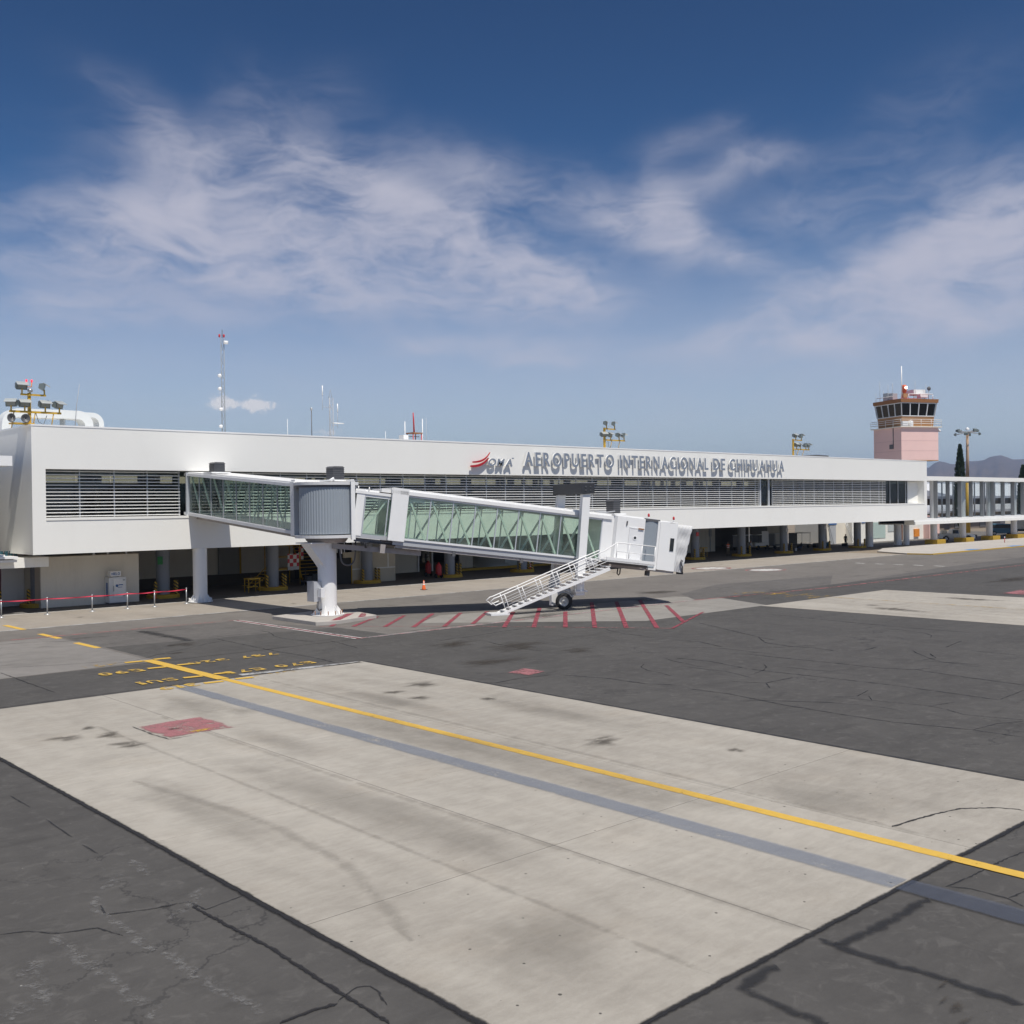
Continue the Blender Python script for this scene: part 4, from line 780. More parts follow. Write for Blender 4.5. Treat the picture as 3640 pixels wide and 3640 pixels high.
P1 = thing('roof_pole', 'thin dark pole with a small camera left of the short lattice mast', 'pole', (52.2, 85, 10.7)); MB().tube([(52.2, 85, 10.7), (52.18, 85, 15.4)], .04, 6).build('post', dkgrey, P1); MB().lathe([(.05, -.15), (.12, 0), (.1, .12), (0, .16)], (52.18, 85, 15.42), 10).build('camera_head', steel, P1)
R1 = thing('red_antenna', 'red steel antenna stub on a square frame on the roof', 'antenna', (64.2, 85, 10.7))
MB().tube([(64.2, 85, 13.6), (64.15, 85, 15.0), (64.1, 85, 15.7)], [.09, .07, .05], 8).build('post', redm, R1)
for a, b in ((63.7, 84.5), (64.75, 84.5), (63.7, 85.5), (64.75, 85.5)): MB().tube([(a, b, 10.7), (a, b, 13.6)], .05, 6).build('leg', redm, R1)
MB().box(63.6, 64.85, 84.4, 85.6, 13.55, 13.65).build('frame', brownm, R1); MB().box(62.8, 64.8, 84.9, 85.0, 13.22, 13.28).build('rail', dkgrey, R1); MB().box(62.5, 63.1, 84.5, 85.3, 10.7, 13.35).build('cabinet', wpaint, R1)
for i, (x, z_) in enumerate(((65.66, 15.17), (63.42, 14.8), (66.15, 15.3), (49.9, 14.4), (61.0, 13.7))):
    MB().tube([(x, 85.5, 10.7), (x, 85.5, z_)], .045 if i < 2 else .02, 6).build('whip_antenna', wpaint if i != 2 else greyframe, off=(x, 85.5, 10.7), label=['white pole antenna just right of the red antenna stub', 'white pole antenna just left of the red antenna stub', 'thin grey whip antenna right of the white pole', 'thin white whip antenna between the two lattice masts', 'short white whip antenna left of the red antenna'][i], cat='antenna', group='whip antennas on the roof')
WH = MB().tube([(23.3, 65.3, 10.7), (23.45, 65.3, 12.6), (23.65, 65.3, 13.95)], [.03, .02, .012], 6).build('whip_antenna', greyframe, off=(23.3, 65.3, 10.7), label='leaning thin whip antenna beside the left floodlight mast', cat='antenna', group='whip antennas on the roof')
MB().prism([(104.8, 11.3), (107, 11.52), (108.7, 11.62), (111.3, 11.58), (111.3, 10.7), (104.8, 10.7)], 'y', 66, 72).build('roof_hatch', dkgrey, off=(108, 69, 10.7), label='low dark sheet-metal cover on the roof right of the third floodlight mast', cat='roof cover')

# ------------------------------------------------------------------ jet bridge
PX, PY = 31.41, 49.75
TH = rad(23); Dv = Vector((math.cos(TH), -math.sin(TH), 0)); Nv = Vector((-math.sin(TH), -math.cos(TH), 0)); AL = rad(7.15)
JB = thing('jet_bridge', 'white glass-sided passenger boarding bridge on a round pedestal with drive wheels and stairs', 'jet bridge', (PX, PY, 0))
def SWZ(s, w_, z): p = Vector((PX, PY, 0))+Dv*s+Nv*w_; return (p.x, p.y, z)
def UV(u, v, w_):      # tilted tunnel frame
    s = 4.04+u*math.cos(AL)+v*math.sin(AL); z = 4.41-u*math.sin(AL)+v*math.cos(AL); return SWZ(s, w_, z)
def tb(m, u0, u1, v0, v1, w0, w1):
    return m.hexa([UV(u0, v0, w0), UV(u1, v0, w0), UV(u1, v0, w1), UV(u0, v0, w1), UV(u0, v1, w0), UV(u1, v1, w0), UV(u1, v1, w1), UV(u0, v1, w1)])
def sb(m, s0, s1, w0, w1, z0, z1, lean=0.0):
    return m.hexa([SWZ(s0, w0, z0), SWZ(s1, w0, z0), SWZ(s1, w1, z0), SWZ(s0, w1, z0), SWZ(s0+lean, w0, z1), SWZ(s1+lean, w0, z1), SWZ(s1+lean, w1, z1), SWZ(s0+lean, w1, z1)])
# --- fixed walkway (perpendicular to the facade)
WXa, WXb = 30.2, 32.65
ya, yb = 64.95, 51.3; zf = lambda y: 5.84+(y-64.55)*0.0818; zr = lambda y: 8.50+(y-64.84)*0.0735
def yz(m, y0_, y1_, f0, f1, xa, xb): return m.hexa([(xa, y0_, f0(y0_)), (xb, y0_, f0(y0_)), (xb, y1_, f0(y1_)), (xa, y1_, f0(y1_)), (xa, y0_, f1(y0_)), (xb, y0_, f1(y0_)), (xb, y1_, f1(y1_)), (xa, y1_, f1(y1_))])
WK = yz(MB(), yb, ya, lambda y: zf(y)-.02, lambda y: zf(y)+.16, WXa, WXb).build('walkway_floor', greyframe, JB)
yz(MB(), yb, ya, lambda y: zf(y)-.06, lambda y: zf(y)+.13, WXa-.07, WXa-.002).build('side_beam', wpaint2, WK); yz(MB(), yb, ya, lambda y: zf(y)-.06, lambda y: zf(y)+.13, WXb+.002, WXb+.07).build('side_beam', wpaint2, WK)
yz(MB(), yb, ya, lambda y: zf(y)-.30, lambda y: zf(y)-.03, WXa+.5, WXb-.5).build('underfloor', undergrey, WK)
RF = yz(MB(), yb, ya-.2, lambda y: zr(y)-.03, lambda y: zr(y)+.14, WXa-.02, WXb+.02).build('walkway_roof', wpaint, JB)
yz(MB(), yb, ya-.2, lambda y: zr(y)-.13, lambda y: zr(y)+.04, WXa-.10, WXa-.022).build('gutter', wpaint2, RF); yz(MB(), yb, ya-.2, lambda y: zr(y)-.13, lambda y: zr(y)+.04, WXb+.022, WXb+.10).build('gutter', wpaint2, RF)
ym = [64.3, 62.86, 61.23, 59.59, 57.92, 56.27, 54.68, 53.01, 51.40]
for xs_ in (WXa, WXb-.06):
    for i, y in enumerate(ym): MB().hexa([(xs_, y-.03, zf(y)+.12), (xs_+.06, y-.03, zf(y)+.12), (xs_+.06, y+.03, zf(y)+.12), (xs_, y+.03, zf(y)+.12), (xs_, y-.03, zr(y)-.03), (xs_+.06, y-.03, zr(y)-.03), (xs_+.06, y+.03, zr(y)-.03), (xs_, y+.03, zr(y)-.03)]).build('walkway_mullion', greyframe, JB)
    for i in range(len(ym)-1):
        yz(MB(), ym[i+1]+.03, ym[i]-.03, lambda y: zf(y)+.16, lambda y: zr(y)-.05, xs_+.02, xs_+.035).build('walkway_pane', bridgeglass, JB)
        a, b = ym[i], ym[i+1]; xi = xs_+.16 if xs_ == WXa else xs_-.1
        A_, B_ = ((xi, a-.1, zr(a)-.1), (xi, b+.1, zf(b)+.2)) if (i < 4) == (xs_ == WXa) else ((xi, a-.1, zf(a)+.2), (xi, b+.1, zr(b)-.1))
        MB().bar(A_, B_, .07, .09, (1, 0, 0)).build('walkway_brace', bracegreen, JB)
MB().box(WXa-.16, WXa, 64.34, 64.46, 5.72, 8.55).build('portal_frame', alu, JB)
def acbox(par, x, y, z, sx, sy, h):
    o = MB().box(x, x+sx, y, y+sy, z, z+h).build('cooler', dkgrey, par)
    for k in range(6): MB().box(x-.015, x+sx+.015, y-.015, y+sy+.015, z+h*(k+.3)/6.4, z+h*(k+.55)/6.4).build('vent_slat', charcoal, o)
    MB().prism([(x-.04, z+h), (x+sx+.04, z+h), (x+sx-.1, z+h+.09), (x+.1, z+h+.09)], 'y', y-.03, y+sy+.03).build('cap', dkgrey, o); MB().box(x-.3, x+sx+.3, y-.2, y+sy+.2, z-.10, z-.004).build('tray', wpaint, o); return o
acbox(JB, 30.45, 61.2, 8.50, .72, .7, .54)
# --- rotunda
cx0, cy0 = PX, PY
n = 64; m = MB(); RR = 1.66
for k in range(n+1):
    a = rad(175+ (345-175)*k/n); r = RR+(.014 if k % 2 else -.012); m.v += [(cx0+r*math.cos(a), cy0+r*math.sin(a), 4.72), (cx0+r*math.cos(a), cy0+r*math.sin(a), 7.36)]
    if k: m.f.append((2*k-2, 2*k, 2*k+1, 2*k-1)); m.sm.append(False)
RT = m.build('rotunda_curtain', curtain, JB)
m = MB()
for k in range(n+1):
    a = rad(-15+(95+15)*k/n); r = RR+(.014 if k % 2 else -.012); m.v += [(cx0+r*math.cos(a), cy0+r*math.sin(a), 4.72), (cx0+r*math.cos(a), cy0+r*math.sin(a), 7.36)]
    if k: m.f.append((2*k-2, 2*k, 2*k+1, 2*k-1)); m.sm.append(False)
m.build('rotunda_curtain', curtain, JB)
MB().lathe([(0, 7.40), (1.78, 7.40), (1.80, 7.56), (0, 7.58)], (cx0, cy0, 0), 40, smooth=False).build('rotunda_roof', wpaint, JB)
MB().lathe([(1.70, 7.28), (1.72, 7.38), (0, 7.385)], (cx0, cy0, 0), 40).build('rotunda_head_ring', dkgrey, JB)
MB().lathe([(0, 4.50), (1.74, 4.50), (1.76, 4.66), (0, 4.67)], (cx0, cy0, 0), 40, smooth=False).build('rotunda_floor', wpaint, JB)
MB().lathe([(0, 4.24), (1.0, 4.24), (1.12, 4.34), (1.2, 4.495), (0, 4.496)], (cx0, cy0, 0), 32).build('slew_ring', undergrey, JB)
for (a, b) in ((WXa-.16, WXa+.55), (WXb-.55, WXb+.1)): MB().box(a, b, 50.9, 51.29, 4.62, 7.62).build('rotunda_post', wpaint, JB)
MB().box(WXa-.1, WXb+.1, 50.85, 51.28, 7.62, 7.74).build('rotunda_lintel', wpaint, JB)
for w_ in (1.22, -1.5): sb(MB(), 1.12, 1.34, w_, w_+.28, 4.40, 7.62).build('rotunda_post', wpaint, JB)
sb(MB(), 1.10, 1.30, -1.5, 1.5, 7.58, 7.70).build('rotunda_lintel', wpaint, JB)
acbox(JB, cx0+.28, cy0-.3, 7.72, .72, .7, .66)
MB().tube([(cx0-.35, cy0-.9, 7.64), (cx0-.1, cy0-.9, 7.78), (cx0+.2, cy0-.5, 7.7)], .06, 8).build('conduit', wpaint2, JB)
# --- pedestal
MB().lathe([(.52, .05), (.52, 4.2)], (cx0, cy0, 0), 40).build('pedestal', wpaint, JB)
def VH(a, z): return (a, z)
MB().prism([(cx0-.30, 2.75), (cx0-.56, 3.12), (cx0-1.42, 4.20), (cx0+.2, 4.20)], 'y', cy0-.42, cy0+.42).build('pedestal_bracket', wpaint, JB)
MB().box(cx0-1.5, cx0+.75, cy0-.8, cy0+.8, 4.20, 4.26).build('pedestal_head', wpaint2, JB)
MB().lathe([(0, .21), (.92, .21), (.92, .25), (0, .252)], (cx0, cy0, 0), 36, smooth=False).build('base_plate', wpaint2, JB)
for k in range(12):
    a = 2*math.pi*k/12; d = Vector((math.cos(a), math.sin(a), 0)); c = Vector((cx0, cy0, 0))
    MB().tube([c+d*.8+Vector((0, 0, .24)), c+d*.8+Vector((0, 0, .46))], .025, 6).build('anchor_bolt', brownm, JB)
    if k % 2: MB().prism([(.52, .25), (.9, .25), (.52, .75)], 'y', -.012, .012).build('gusset', wpaint, JB, off=(0, 0, 0)).matrix_local = Matrix.Translation((0, 0, 0)) @ Matrix.Rotation(a+.26, 4, 'Z')
cbx = MB().box(cx0-1.02, cx0-.58, cy0-.25, cy0+.45, 1.0, 2.1).build('cabinet', greyframe, JB); MB().box(cx0-.80, cx0-.55, cy0-.62, cy0-.3, 1.25, 1.75).build('cabinet', wpaint2, JB)
MB().tube([(cx0-.75, cy0-.2, 1.0), (cx0-.78, cy0-.2, .65), (cx0-.66, cy0-.2, .5), (cx0-.52, cy0-.2, .55)], .05, 8).build('conduit', dkgrey, JB)
L = [(cx0+.42, cy0-.55, 4.2), (cx0+.46, cy0-.6, 3.75)]+[(cx0+.92-.46*math.cos(rad(a)), cy0-.7, 3.35-.42*math.sin(rad(a))) for a in range(0, 181, 20)]+[(cx0+1.4, cy0-.75, 3.8), (cx0+1.42, cy0-.75, 4.4)]
MB().tube(L, .045, 8).build('cable_loop', dkgrey, JB); MB().tube([(cx0+.52, cy0-.3, 4.0), (cx0+.62, cy0-.45, 3.85), (cx0+.6, cy0-.5, 3.6)], .07, 8).build('conduit', wpaint2, JB)
PL = MB().prism([(29.0, 51.6), (29.0, 47.1), (30.0, 46.75), (33.2, 47.6), (33.6, 50.2), (32.2, 52.3)], 'z', -0.01, .20).build('pedestal_plinth', conc_pale, JB, bevel=.02)
for a, b, c, d in (((29.6, 46.86), (30.3, 46.80), (33.0, 49.4), (32.6, 49.6)), ((31.6, 47.15), (32.3, 47.34), (33.45, 48.9), (33.35, 49.3))): poly('red_stripe', [a, b, c, d], redl, .204, PL)
# second support column at the facade
SC = thing('bridge_support_column', 'round white steel column carrying the fixed walkway end at the facade', 'column', (31.1, 64.0, 0))
MB().lathe([(.46, .05), (.46, 3.578)], (31.1, 64.75, 0), 36).build('shaft', wpaint, SC); MB().lathe([(0, .04), (.8, .04), (.8, .09), (0, .092)], (31.1, 64.75, 0), 32, smooth=False).build('base_plate', wpaint2, SC)
for k in range(10):
    a = 2*math.pi*k/10; MB().tube([(31.1+.72*math.cos(a), 64.75+.72*math.sin(a), .09), (31.1+.72*math.cos(a), 64.75+.72*math.sin(a), .3)], .03, 6).build('anchor_bolt', wpaint2, SC)
    MB().prism([(.45, .09), (.75, .09), (.45, .55)], 'y', -.012, .012).build('gusset', wpaint, SC, off=(0, 0, 0)).matrix_local = Matrix.Translation((0, .75, 0)) @ Matrix.Rotation(a+.3, 4, 'Z')
# --- inner tunnel
TA = tb(MB(), -2.8, 1.5, -.08, .06, -1.25, 1.25).build('inner_tunnel_floor', greyframe, JB)
for sgn in (1, -1):
    tb(MB(), -2.85, -2.40, -.12, 2.42, 1.27*sgn, 1.33*sgn).build('inner_end_panel', wpaint, JB); tb(MB(), -2.85, 1.0, -.22, -.02, 1.2*sgn, 1.31*sgn).build('inner_rail', greyframe, JB); tb(MB(), -2.85, 1.0, 2.06, 2.2, 1.22*sgn, 1.31*sgn).build('inner_rail', wpaint, JB)
    for u in (-2.38, -1.08, .25): tb(MB(), u, u+.06, -.02, 2.06, 1.24*sgn, 1.30*sgn).build('inner_mullion', alu, JB)
    for u in (-2.32, -1.02): tb(MB(), u, u+1.24, 0, 2.06, 1.265*sgn, 1.28*sgn).build('inner_pane', bridgeglass, JB); MB().bar(UV(u+.03, .05, 1.15*sgn), UV(u+1.2, 2.0, 1.15*sgn), .08, .08).build('inner_brace', bracegreen, JB)
RA = tb(MB(), -2.95, 1.0, 2.205, 2.36, -1.36, 1.36).build('inner_tunnel_roof', wpaint, JB); tb(MB(), -2.9, -1.6, 2.364, 2.46, -1.2, 1.2).build('roof_pad', wpaint, RA)
for u in (-2.8, -2.2): MB().tube([UV(u, 2.36, 1.3), UV(u, 2.60, 1.3)], .03, 6).build('lifting_eye', wpaint, RA)
tb(MB(), -2.7, .2, -.46, -.24, 1.05, 1.2).build('inner_under_beam', dkgrey, JB); MB().tube([UV(-2.0, -.75, 1.15), UV(-2.1, -.5, 1.15), UV(-1.8, -.40, 1.15), UV(.2, -.42, 1.15)], .07, 8).build('hose', charcoal, JB)
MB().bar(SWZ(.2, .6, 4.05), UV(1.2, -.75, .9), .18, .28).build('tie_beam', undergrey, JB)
# --- outer tunnel
NP, PW = 9, 1.32; UE = NP*PW
tb(MB(), -.93, UE+.05, -.05, .0, -1.40, 1.40).build('outer_tunnel_floor', greyframe, JB)
for sgn in (1, -1):
    tb(MB(), -.93, -.0, -.20, 2.74, 1.46*sgn, 1.60*sgn).build('portal_panel', wpaint, JB)
    tb(MB(), 0.002, UE, -.12, -.01, 1.40*sgn, 1.52*sgn).build('bottom_rail', wpaint2, JB); tb(MB(), 0.002, UE, 2.30, 2.40, 1.40*sgn, 1.52*sgn).build('top_rail', wpaint2, JB)
    tb(MB(), -.6, UE, -.42, -.122, 1.36*sgn, 1.46*sgn).build('floor_beam', greyframe, JB)
    tb(MB(), -.4, UE-.2, -.58, -.425, 1.2*sgn, 1.40*sgn).build('cable_tray', undergrey, JB)
    for i in range(NP+1): tb(MB(), i*PW-.03, i*PW+.03, -.01, 2.30, 1.44*sgn, 1.50*sgn).build('tunnel_mullion', alu, JB)
    for i in range(NP):
        u = i*PW; tb(MB(), u+.035, u+PW-.035, 0, 2.29, 1.455*sgn, 1.47*sgn).build('tunnel_pane', bridgeglass, JB)
        MB().bar(UV(u+.08, 2.25 if sgn > 0 else .03, 1.34*sgn), UV(u+PW-.10, .03 if sgn > 0 else 2.25, 1.34*sgn), .11, .10).build('tunnel_brace', bracegreen, JB)
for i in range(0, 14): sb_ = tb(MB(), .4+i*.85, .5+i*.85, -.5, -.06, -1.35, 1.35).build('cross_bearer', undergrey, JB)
RB = tb(MB(), -.96, UE+.6, 2.405, 2.60, -1.60, 1.60).build('outer_tunnel_roof', wpaint, JB); tb(MB(), -.96, UE+.6, 2.604, 2.73, -1.42, 1.42).build('roof_deck', wpaint, RB)
tb(MB(), -1.5, -.97, 2.42, 2.62, -1.3, 1.3).build('roof_lip', wpaint, RB)
for u in (2.9, 7.0): tb(MB(), u, u+.18, -.72, -.45, 1.15, 1.45).build('roller_bracket', dkgrey, JB)
tb(MB(), -1.2, -.9, -.95, -.2, .9, 1.2).build('hanger', undergrey, JB)
# --- drive column
for w0, w1 in ((1.72, 2.12), (-2.12, -1.72)):
    sb(MB(), 14.12, 14.60, w0, w1, 1.12, 6.75, .50).build('drive_leg', wpaint, JB); sb(MB(), 13.98, 14.78, w0-.12, w1+.12, 1.06, 1.14).build('leg_foot', wpaint2, JB); sb(MB(), 14.05, 14.10, w0, w1, 1.16, 1.5).build('foot_gusset', wpaint, JB)
HB = sb(MB(), 14.45, 15.32, -2.22, 2.22, 6.78, 7.42).build('drive_head_box', charcoal, JB, bevel=.02)
for s_, z_ in ((14.75, 7.2), (15.05, 7.2), (14.75, 7.0), (15.05, 7.0)): MB().tube([SWZ(s_, 2.21, z_), SWZ(s_, 2.26, z_)], .04, 8).build('bolt', dkgrey, HB)
sb(MB(), 14.10, 14.65, -2.1, 2.1, .86, 1.055).build('axle_beam', wpaint2, JB)
ctr = Vector((PX, PY, 0))+Dv*14.22; ax = (Dv*(-.6)+Nv*1.41).normalized(); tg = Vector((-ax.y, ax.x, 0))
def axle(m_, mat, name, par):
    m_.v = [tuple(ctr+ax*p[2]+tg*p[0]+Vector((0, 0, .49+p[1]))) for p in m_.v]; return m_.build(name, mat, par)
MB().bar(ctr+ax*-1.2+Vector((0, 0, .5)), ctr+ax*1.2+Vector((0, 0, .5)), .3, .3).build('axle', dkgrey, JB); MB().bar(ctr+Vector((0, 0, .6)), ctr+Vector((0, 0, .9)), .8).build('turntable', wpaint2, JB)
for sg in (1, -1):
    o = 1.53*sg; W = axle(MB().lathe([(.26, o-.15), (.40, o-.17), (.47, o-.13), (.49, o-.05), (.49, o+.05), (.47, o+.13), (.40, o+.17), (.26, o+.15)], n=36), tyre, 'wheel', JB)
    axle(MB().lathe([(0, o+.07*sg), (.10, o+.09*sg), (.12, o+.02*sg), (.20, o+.0), (.24, o+.12*sg), (.285, o+.165*sg), (.285, o-.165*sg), (0, o-.1*sg)], n=30), chrome, 'rim', W)
    axle(MB().lathe([(0, o+.16*sg), (.07, o+.15*sg), (.10, o+.08*sg)], n=14), chrome, 'hub_cap', W)
    axle(MB().lathe([(.58, o-.16), (.58, o+.16), (.60, o+.16), (.60, o-.16), (.58, o-.16)], n=12, a0=rad(30), a1=rad(80)), dkgrey, 'fender', JB)
MB().bar(ctr+tg*-.62+ax*1.25+Vector((0, 0, .25)), ctr+tg*-.62+ax*1.25+Vector((0, 0, .95)), .2, .5).build('drive_motor', wpaint2, JB)
# --- cab
VB = tb(MB(), UE+.03, UE+.75, -.16, 2.64, -1.52, 1.52).build('vestibule', wpaint, JB)
CB = MB(); pts = [(12.62, 1.50), (12.75, 1.74), (14.60, 1.74), (14.60, -1.74), (12.75, -1.74), (12.62, -1.5)]
CB.add([UV(u, -.22, w_) for u, w_ in pts]+[UV(u, 2.66, w_) for u, w_ in pts], [(5, 4, 3, 2, 1, 0), (6, 7, 8, 9, 10, 11)]+[(i, (i+1) % 6, 6+(i+1) % 6, 6+i) for i in range(6)])
CB = CB.build('cab', wpaint, JB)
dr = tb(MB(), 13.62, 14.52, .02, 2.02, 1.744, 1.775).build('cab_door', wpaint2, JB)
MB().tube([UV(13.98, 1.47, 1.776), UV(13.98, 1.47, 1.80)], .13, 20).build('porthole_rim', wpaint, dr); MB().tube([UV(13.98, 1.47, 1.79), UV(13.98, 1.47, 1.805)], .085, 18).build('porthole_glass', carglass, dr)
for (u0, u1, v0, v1) in ((13.58, 13.62, .0, 2.06), (14.52, 14.56, 0, 2.06), (13.58, 14.56, 2.02, 2.07)): tb(MB(), u0, u1, v0, v1, 1.744, 1.79).build('door_frame', wpaint2, dr)
tb(MB(), 13.68, 13.73, .95, 1.05, 1.776, 1.82).build('door_handle', dkgrey, dr); tb(MB(), 14.15, 14.50, 2.0, 2.08, 1.79, 1.84).build('door_closer', brownm, dr); MB().bar(UV(13.38, 2.15, 1.76), UV(13.38, 2.42, 1.80), .06).build('lamp', dkgrey, CB)
# corrugated side curtain, bowed
m = MB(); K = 28
for k in range(K+1):
    u = 14.60+.88*k/K; w_ = 1.62+.05*math.sin(math.pi*k/K)+(.02 if k % 2 else 0); m.v += [UV(u, -.20, w_), UV(u, 2.58, w_)]
    if k: m.f.append((2*k-2, 2*k, 2*k+1, 2*k-1)); m.sm.append(False)
m.build('cab_curtain', curtain, JB); m2 = MB(); m2.v = []
for k in range(K+1):
    u = 14.60+.88*k/K; w_ = -1.62-(.02 if k % 2 else 0); m2.v += [UV(u, -.20, w_), UV(u, 2.58, w_)]
    if k: m2.f.append((2*k-2, 2*k, 2*k+1, 2*k-1)); m2.sm.append(False)
m2.build('cab_curtain', curtain, JB)
tb(MB(), 14.58, 15.6, 2.58, 2.72, -1.7, 1.7).build('cab_roof_joint', dkgrey, JB)
HF = tb(MB(), 15.48, 16.30, -.28, 2.64, -1.72, 1.72).build('hood_frame', wpaint, JB); tb(MB(), 16.32, 16.86, -.30, 2.60, -1.66, 1.66).build('hood_frame', wpaint, JB)
tb(MB(), 15.62, 15.72, -.26, 2.60, 1.724, 1.77).build('hood_rib', wpaint, HF); tb(MB(), 16.42, 16.68, .92, 1.70, 1.664, 1.69).build('cab_window', carglass, JB)
tb(MB(), 12.55, 16.9, -.42, -.225, -1.6, 1.6).build('cab_floor_beam', undergrey, JB); tb(MB(), 12.6, 15.4, 2.665, 2.76, -1.6, 1.6).build('cab_roof', wpaint, JB); tb(MB(), 15.4, 16.9, 2.645, 2.70, -1.55, 1.55).build('hood_roof', wpaint, JB)
acb = acbox(JB, *UV(13.0, 2.86, .55)[:2], UV(13.2, 2.86, 0)[2], .6, .6, .75)
for u in (14.9, 16.6): MB().tube([UV(u, 2.7, 1.5), UV(u, 2.84, 1.5)], .05, 8).build('lamp_base', wpaint, JB); MB().lathe([(.06, 0), (.07, .1), (.05, .18), (0, .2)], UV(u, 2.84, 1.5), 12).build('warning_lamp', redm, JB)
# folded canvas bellows
m = MB(); NF = 18; prof = [(1.66, -.26), (1.66, 2.55), (-1.66, 2.55), (-1.66, -.26)]
rings = []
for k in range(NF+1):
    f = k/NF; z_ = (.022 if k % 2 else -.012); rg = []
    samples = [(1.62+z_, -.28+ (2.84+z_)*j/12) for j in range(13)]+[(1.62-3.24*j/8, 2.58+z_) for j in range(1, 8)]+[(-1.62-z_, 2.56-(2.84+z_)*j/12) for j in range(13)]
    for (w_, v_) in samples:
        ext = .58+.42*(v_+.28)/2.86; u = 16.86+f*ext+.03*math.sin(v_*9+k*1.7); sag = .05*math.sin(f*math.pi)*math.sin(v_*6); rg.append(UV(u, v_-.05*f+(.06*f if v_ > 2.5 else 0), w_*(1+.02*f)+sag))
    rings.append(rg)
nn = len(rings[0])
for rg in rings: m.v += rg
for k in range(NF):
    for j in range(nn-1): m.f.append((k*nn+j, k*nn+j+1, (k+1)*nn+j+1, (k+1)*nn+j)); m.sm.append(True)
m.build('canopy_bellows', canvas, JB)
MB().box(*sorted((UV(17.3, -.4, 1.2)[0], UV(17.5, -.4, 1.7)[0])), *sorted((UV(17.3, -.4, 1.2)[1], UV(17.5, -.4, 1.7)[1])), UV(17.4, -.42, 1.5)[2], UV(17.4, -.25, 1.5)[2]).build('bumper', charcoal, JB)
MB().tube([UV(17.42, -.3, 1.7), UV(17.38, .05, 1.75), UV(17.22, .3, 1.75), UV(17.28, .45, 1.75), UV(17.36, .38, 1.75)], .045, 8).build('safety_arm', dkgrey, JB)
MB().tube([UV(13.3, -.42, 1.3), UV(13.28, -.75, 1.3), UV(13.38, -.85, 1.3), UV(13.46, -.75, 1.3), UV(13.46, -.42, 1.3)], .04, 8).build('cable_loop', charcoal, JB); tb(MB(), 15.3, 15.5, -.72, -.42, .9, 1.2).build('sensor_box', dkgrey, JB)
tb(MB(), 15.0, 15.5, -.34, -.24, 1.3, 1.9).build('floor_edge', wpaint, JB)
MB().tube([UV(11.4, 2.78, 1.3), UV(12.2, 2.80, 1.2), UV(12.9, 2.95, .9)], .04, 6).build('roof_cable', greyframe, JB)
# --- stairs
ST0, ST1, SZ1 = 9.35, 15.95, 2.55; WN, WF = 2.92, 2.14
ST = MB()
for w_ in (WN, WF):
    ST.hexa([SWZ(ST0, w_-.04, .05), SWZ(ST0, w_+.04, .05), SWZ(ST1, w_+.04, SZ1-.22), SWZ(ST1, w_-.04, SZ1-.22), SWZ(ST0-.15, w_-.04, .13), SWZ(ST0-.15, w_+.04, .13), SWZ(ST1-.1, w_+.04, SZ1-.04), SWZ(ST1-.1, w_-.04, SZ1-.04)])
ST = ST.build('stair_stringers', wpaint, JB); NSX = 18
stp = None
for k in range(NSX):
    f = (k+.6)/NSX; s_ = ST0+(ST1-ST0)*f; z_ = .10+(SZ1-.10)*f
    sb(MB(), s_-.16, s_+.15, WF-.02, WN+.02, z_+.03, z_+.075).build('stair_tread', wpaint2, ST)
    sb(MB(), s_+.13, s_+.15, WF+.05, WN-.05, z_-.08, z_+.028).build('stair_riser', greyframe, ST)
sb(MB(), ST0-.75, ST0+.35, WF-.06, WN+.06, .015, .12).build('stair_foot', wpaint2, ST); sb(MB(), ST0-.8, ST0-.3, WF-.35, WF-.08, .015, .06).build('foot_plate', dkgrey, ST)
LD = tb(MB(), 11.75, 14.85, -.08, .0, 1.76, WN+.04).build('landing', wpaint2, JB); tb(MB(), 11.75, 14.85, -.10, .16, WN-.02, WN+.04).build('toe_board', wpaint, LD); tb(MB(), 11.9, 14.8, -.24, -.09, 2.0, 2.2).build('landing_beam', dkgrey, LD)
slope = Vector((ST1-ST0, SZ1-.1)).normalized(); perp = Vector((-slope.y, slope.x))
def sp(f, h): p = Vector((ST0+(ST1-ST0)*f, .12+(SZ1-.12)*f))+perp*h; return p
for w_ in (WN, WF):
    a, b = sp(0.0, .98), sp(1.0, .98); lo_ = sp(0.0, .62)
    top = [SWZ(sp(f, .98).x, w_, sp(f, .98).y) for f in (0, .25, .5, .75, 1.0)]
    end = [UV(12.35, 1.06, w_), UV(14.82, 1.06, w_)] if w_ == WN else []
    loop = [SWZ(sp(.03, .60).x, w_, sp(.03, .60).y), SWZ(lo_.x-.25, w_, lo_.y-.12), SWZ(lo_.x-.42, w_, lo_.y+.02), SWZ(a.x-.42, w_, a.y-.22), SWZ(a.x-.2, w_, a.y-.05)]
    MB().tube(loop+top+end, .032, 8).build('handrail', wpaint, ST)
    for h_ in (.35, .62): MB().tube([SWZ(sp(f, h_).x, w_, sp(f, h_).y) for f in (.05, 1.0)], .018, 6).build('mid_rail', wpaint2, ST)
    for f in (.06, .22, .38, .54, .70, .86): MB().tube([SWZ(sp(f, .05).x, w_, sp(f, .05).y), SWZ(sp(f, .98).x, w_, sp(f, .98).y)], .026, 8).build('baluster', wpaint if w_ == WN else wpaint2, ST)
for u in (12.35, 13.15, 13.95, 14.82): MB().tube([UV(u, 0, WN), UV(u, 1.06, WN)], .028, 8).build('landing_post', wpaint, LD)
MB().tube([UV(12.35, .55, WN), UV(14.82, .55, WN)], .02, 6).build('landing_rail', wpaint, LD); MB().tube([UV(14.82, .55, WN), UV(14.82, .55, 1.78)], .02, 6).build('landing_rail', wpaint, LD); MB().tube([UV(14.82, 1.06, WN), UV(14.82, 1.06, 1.78)], .03, 8).build('landing_rail', wpaint, LD)

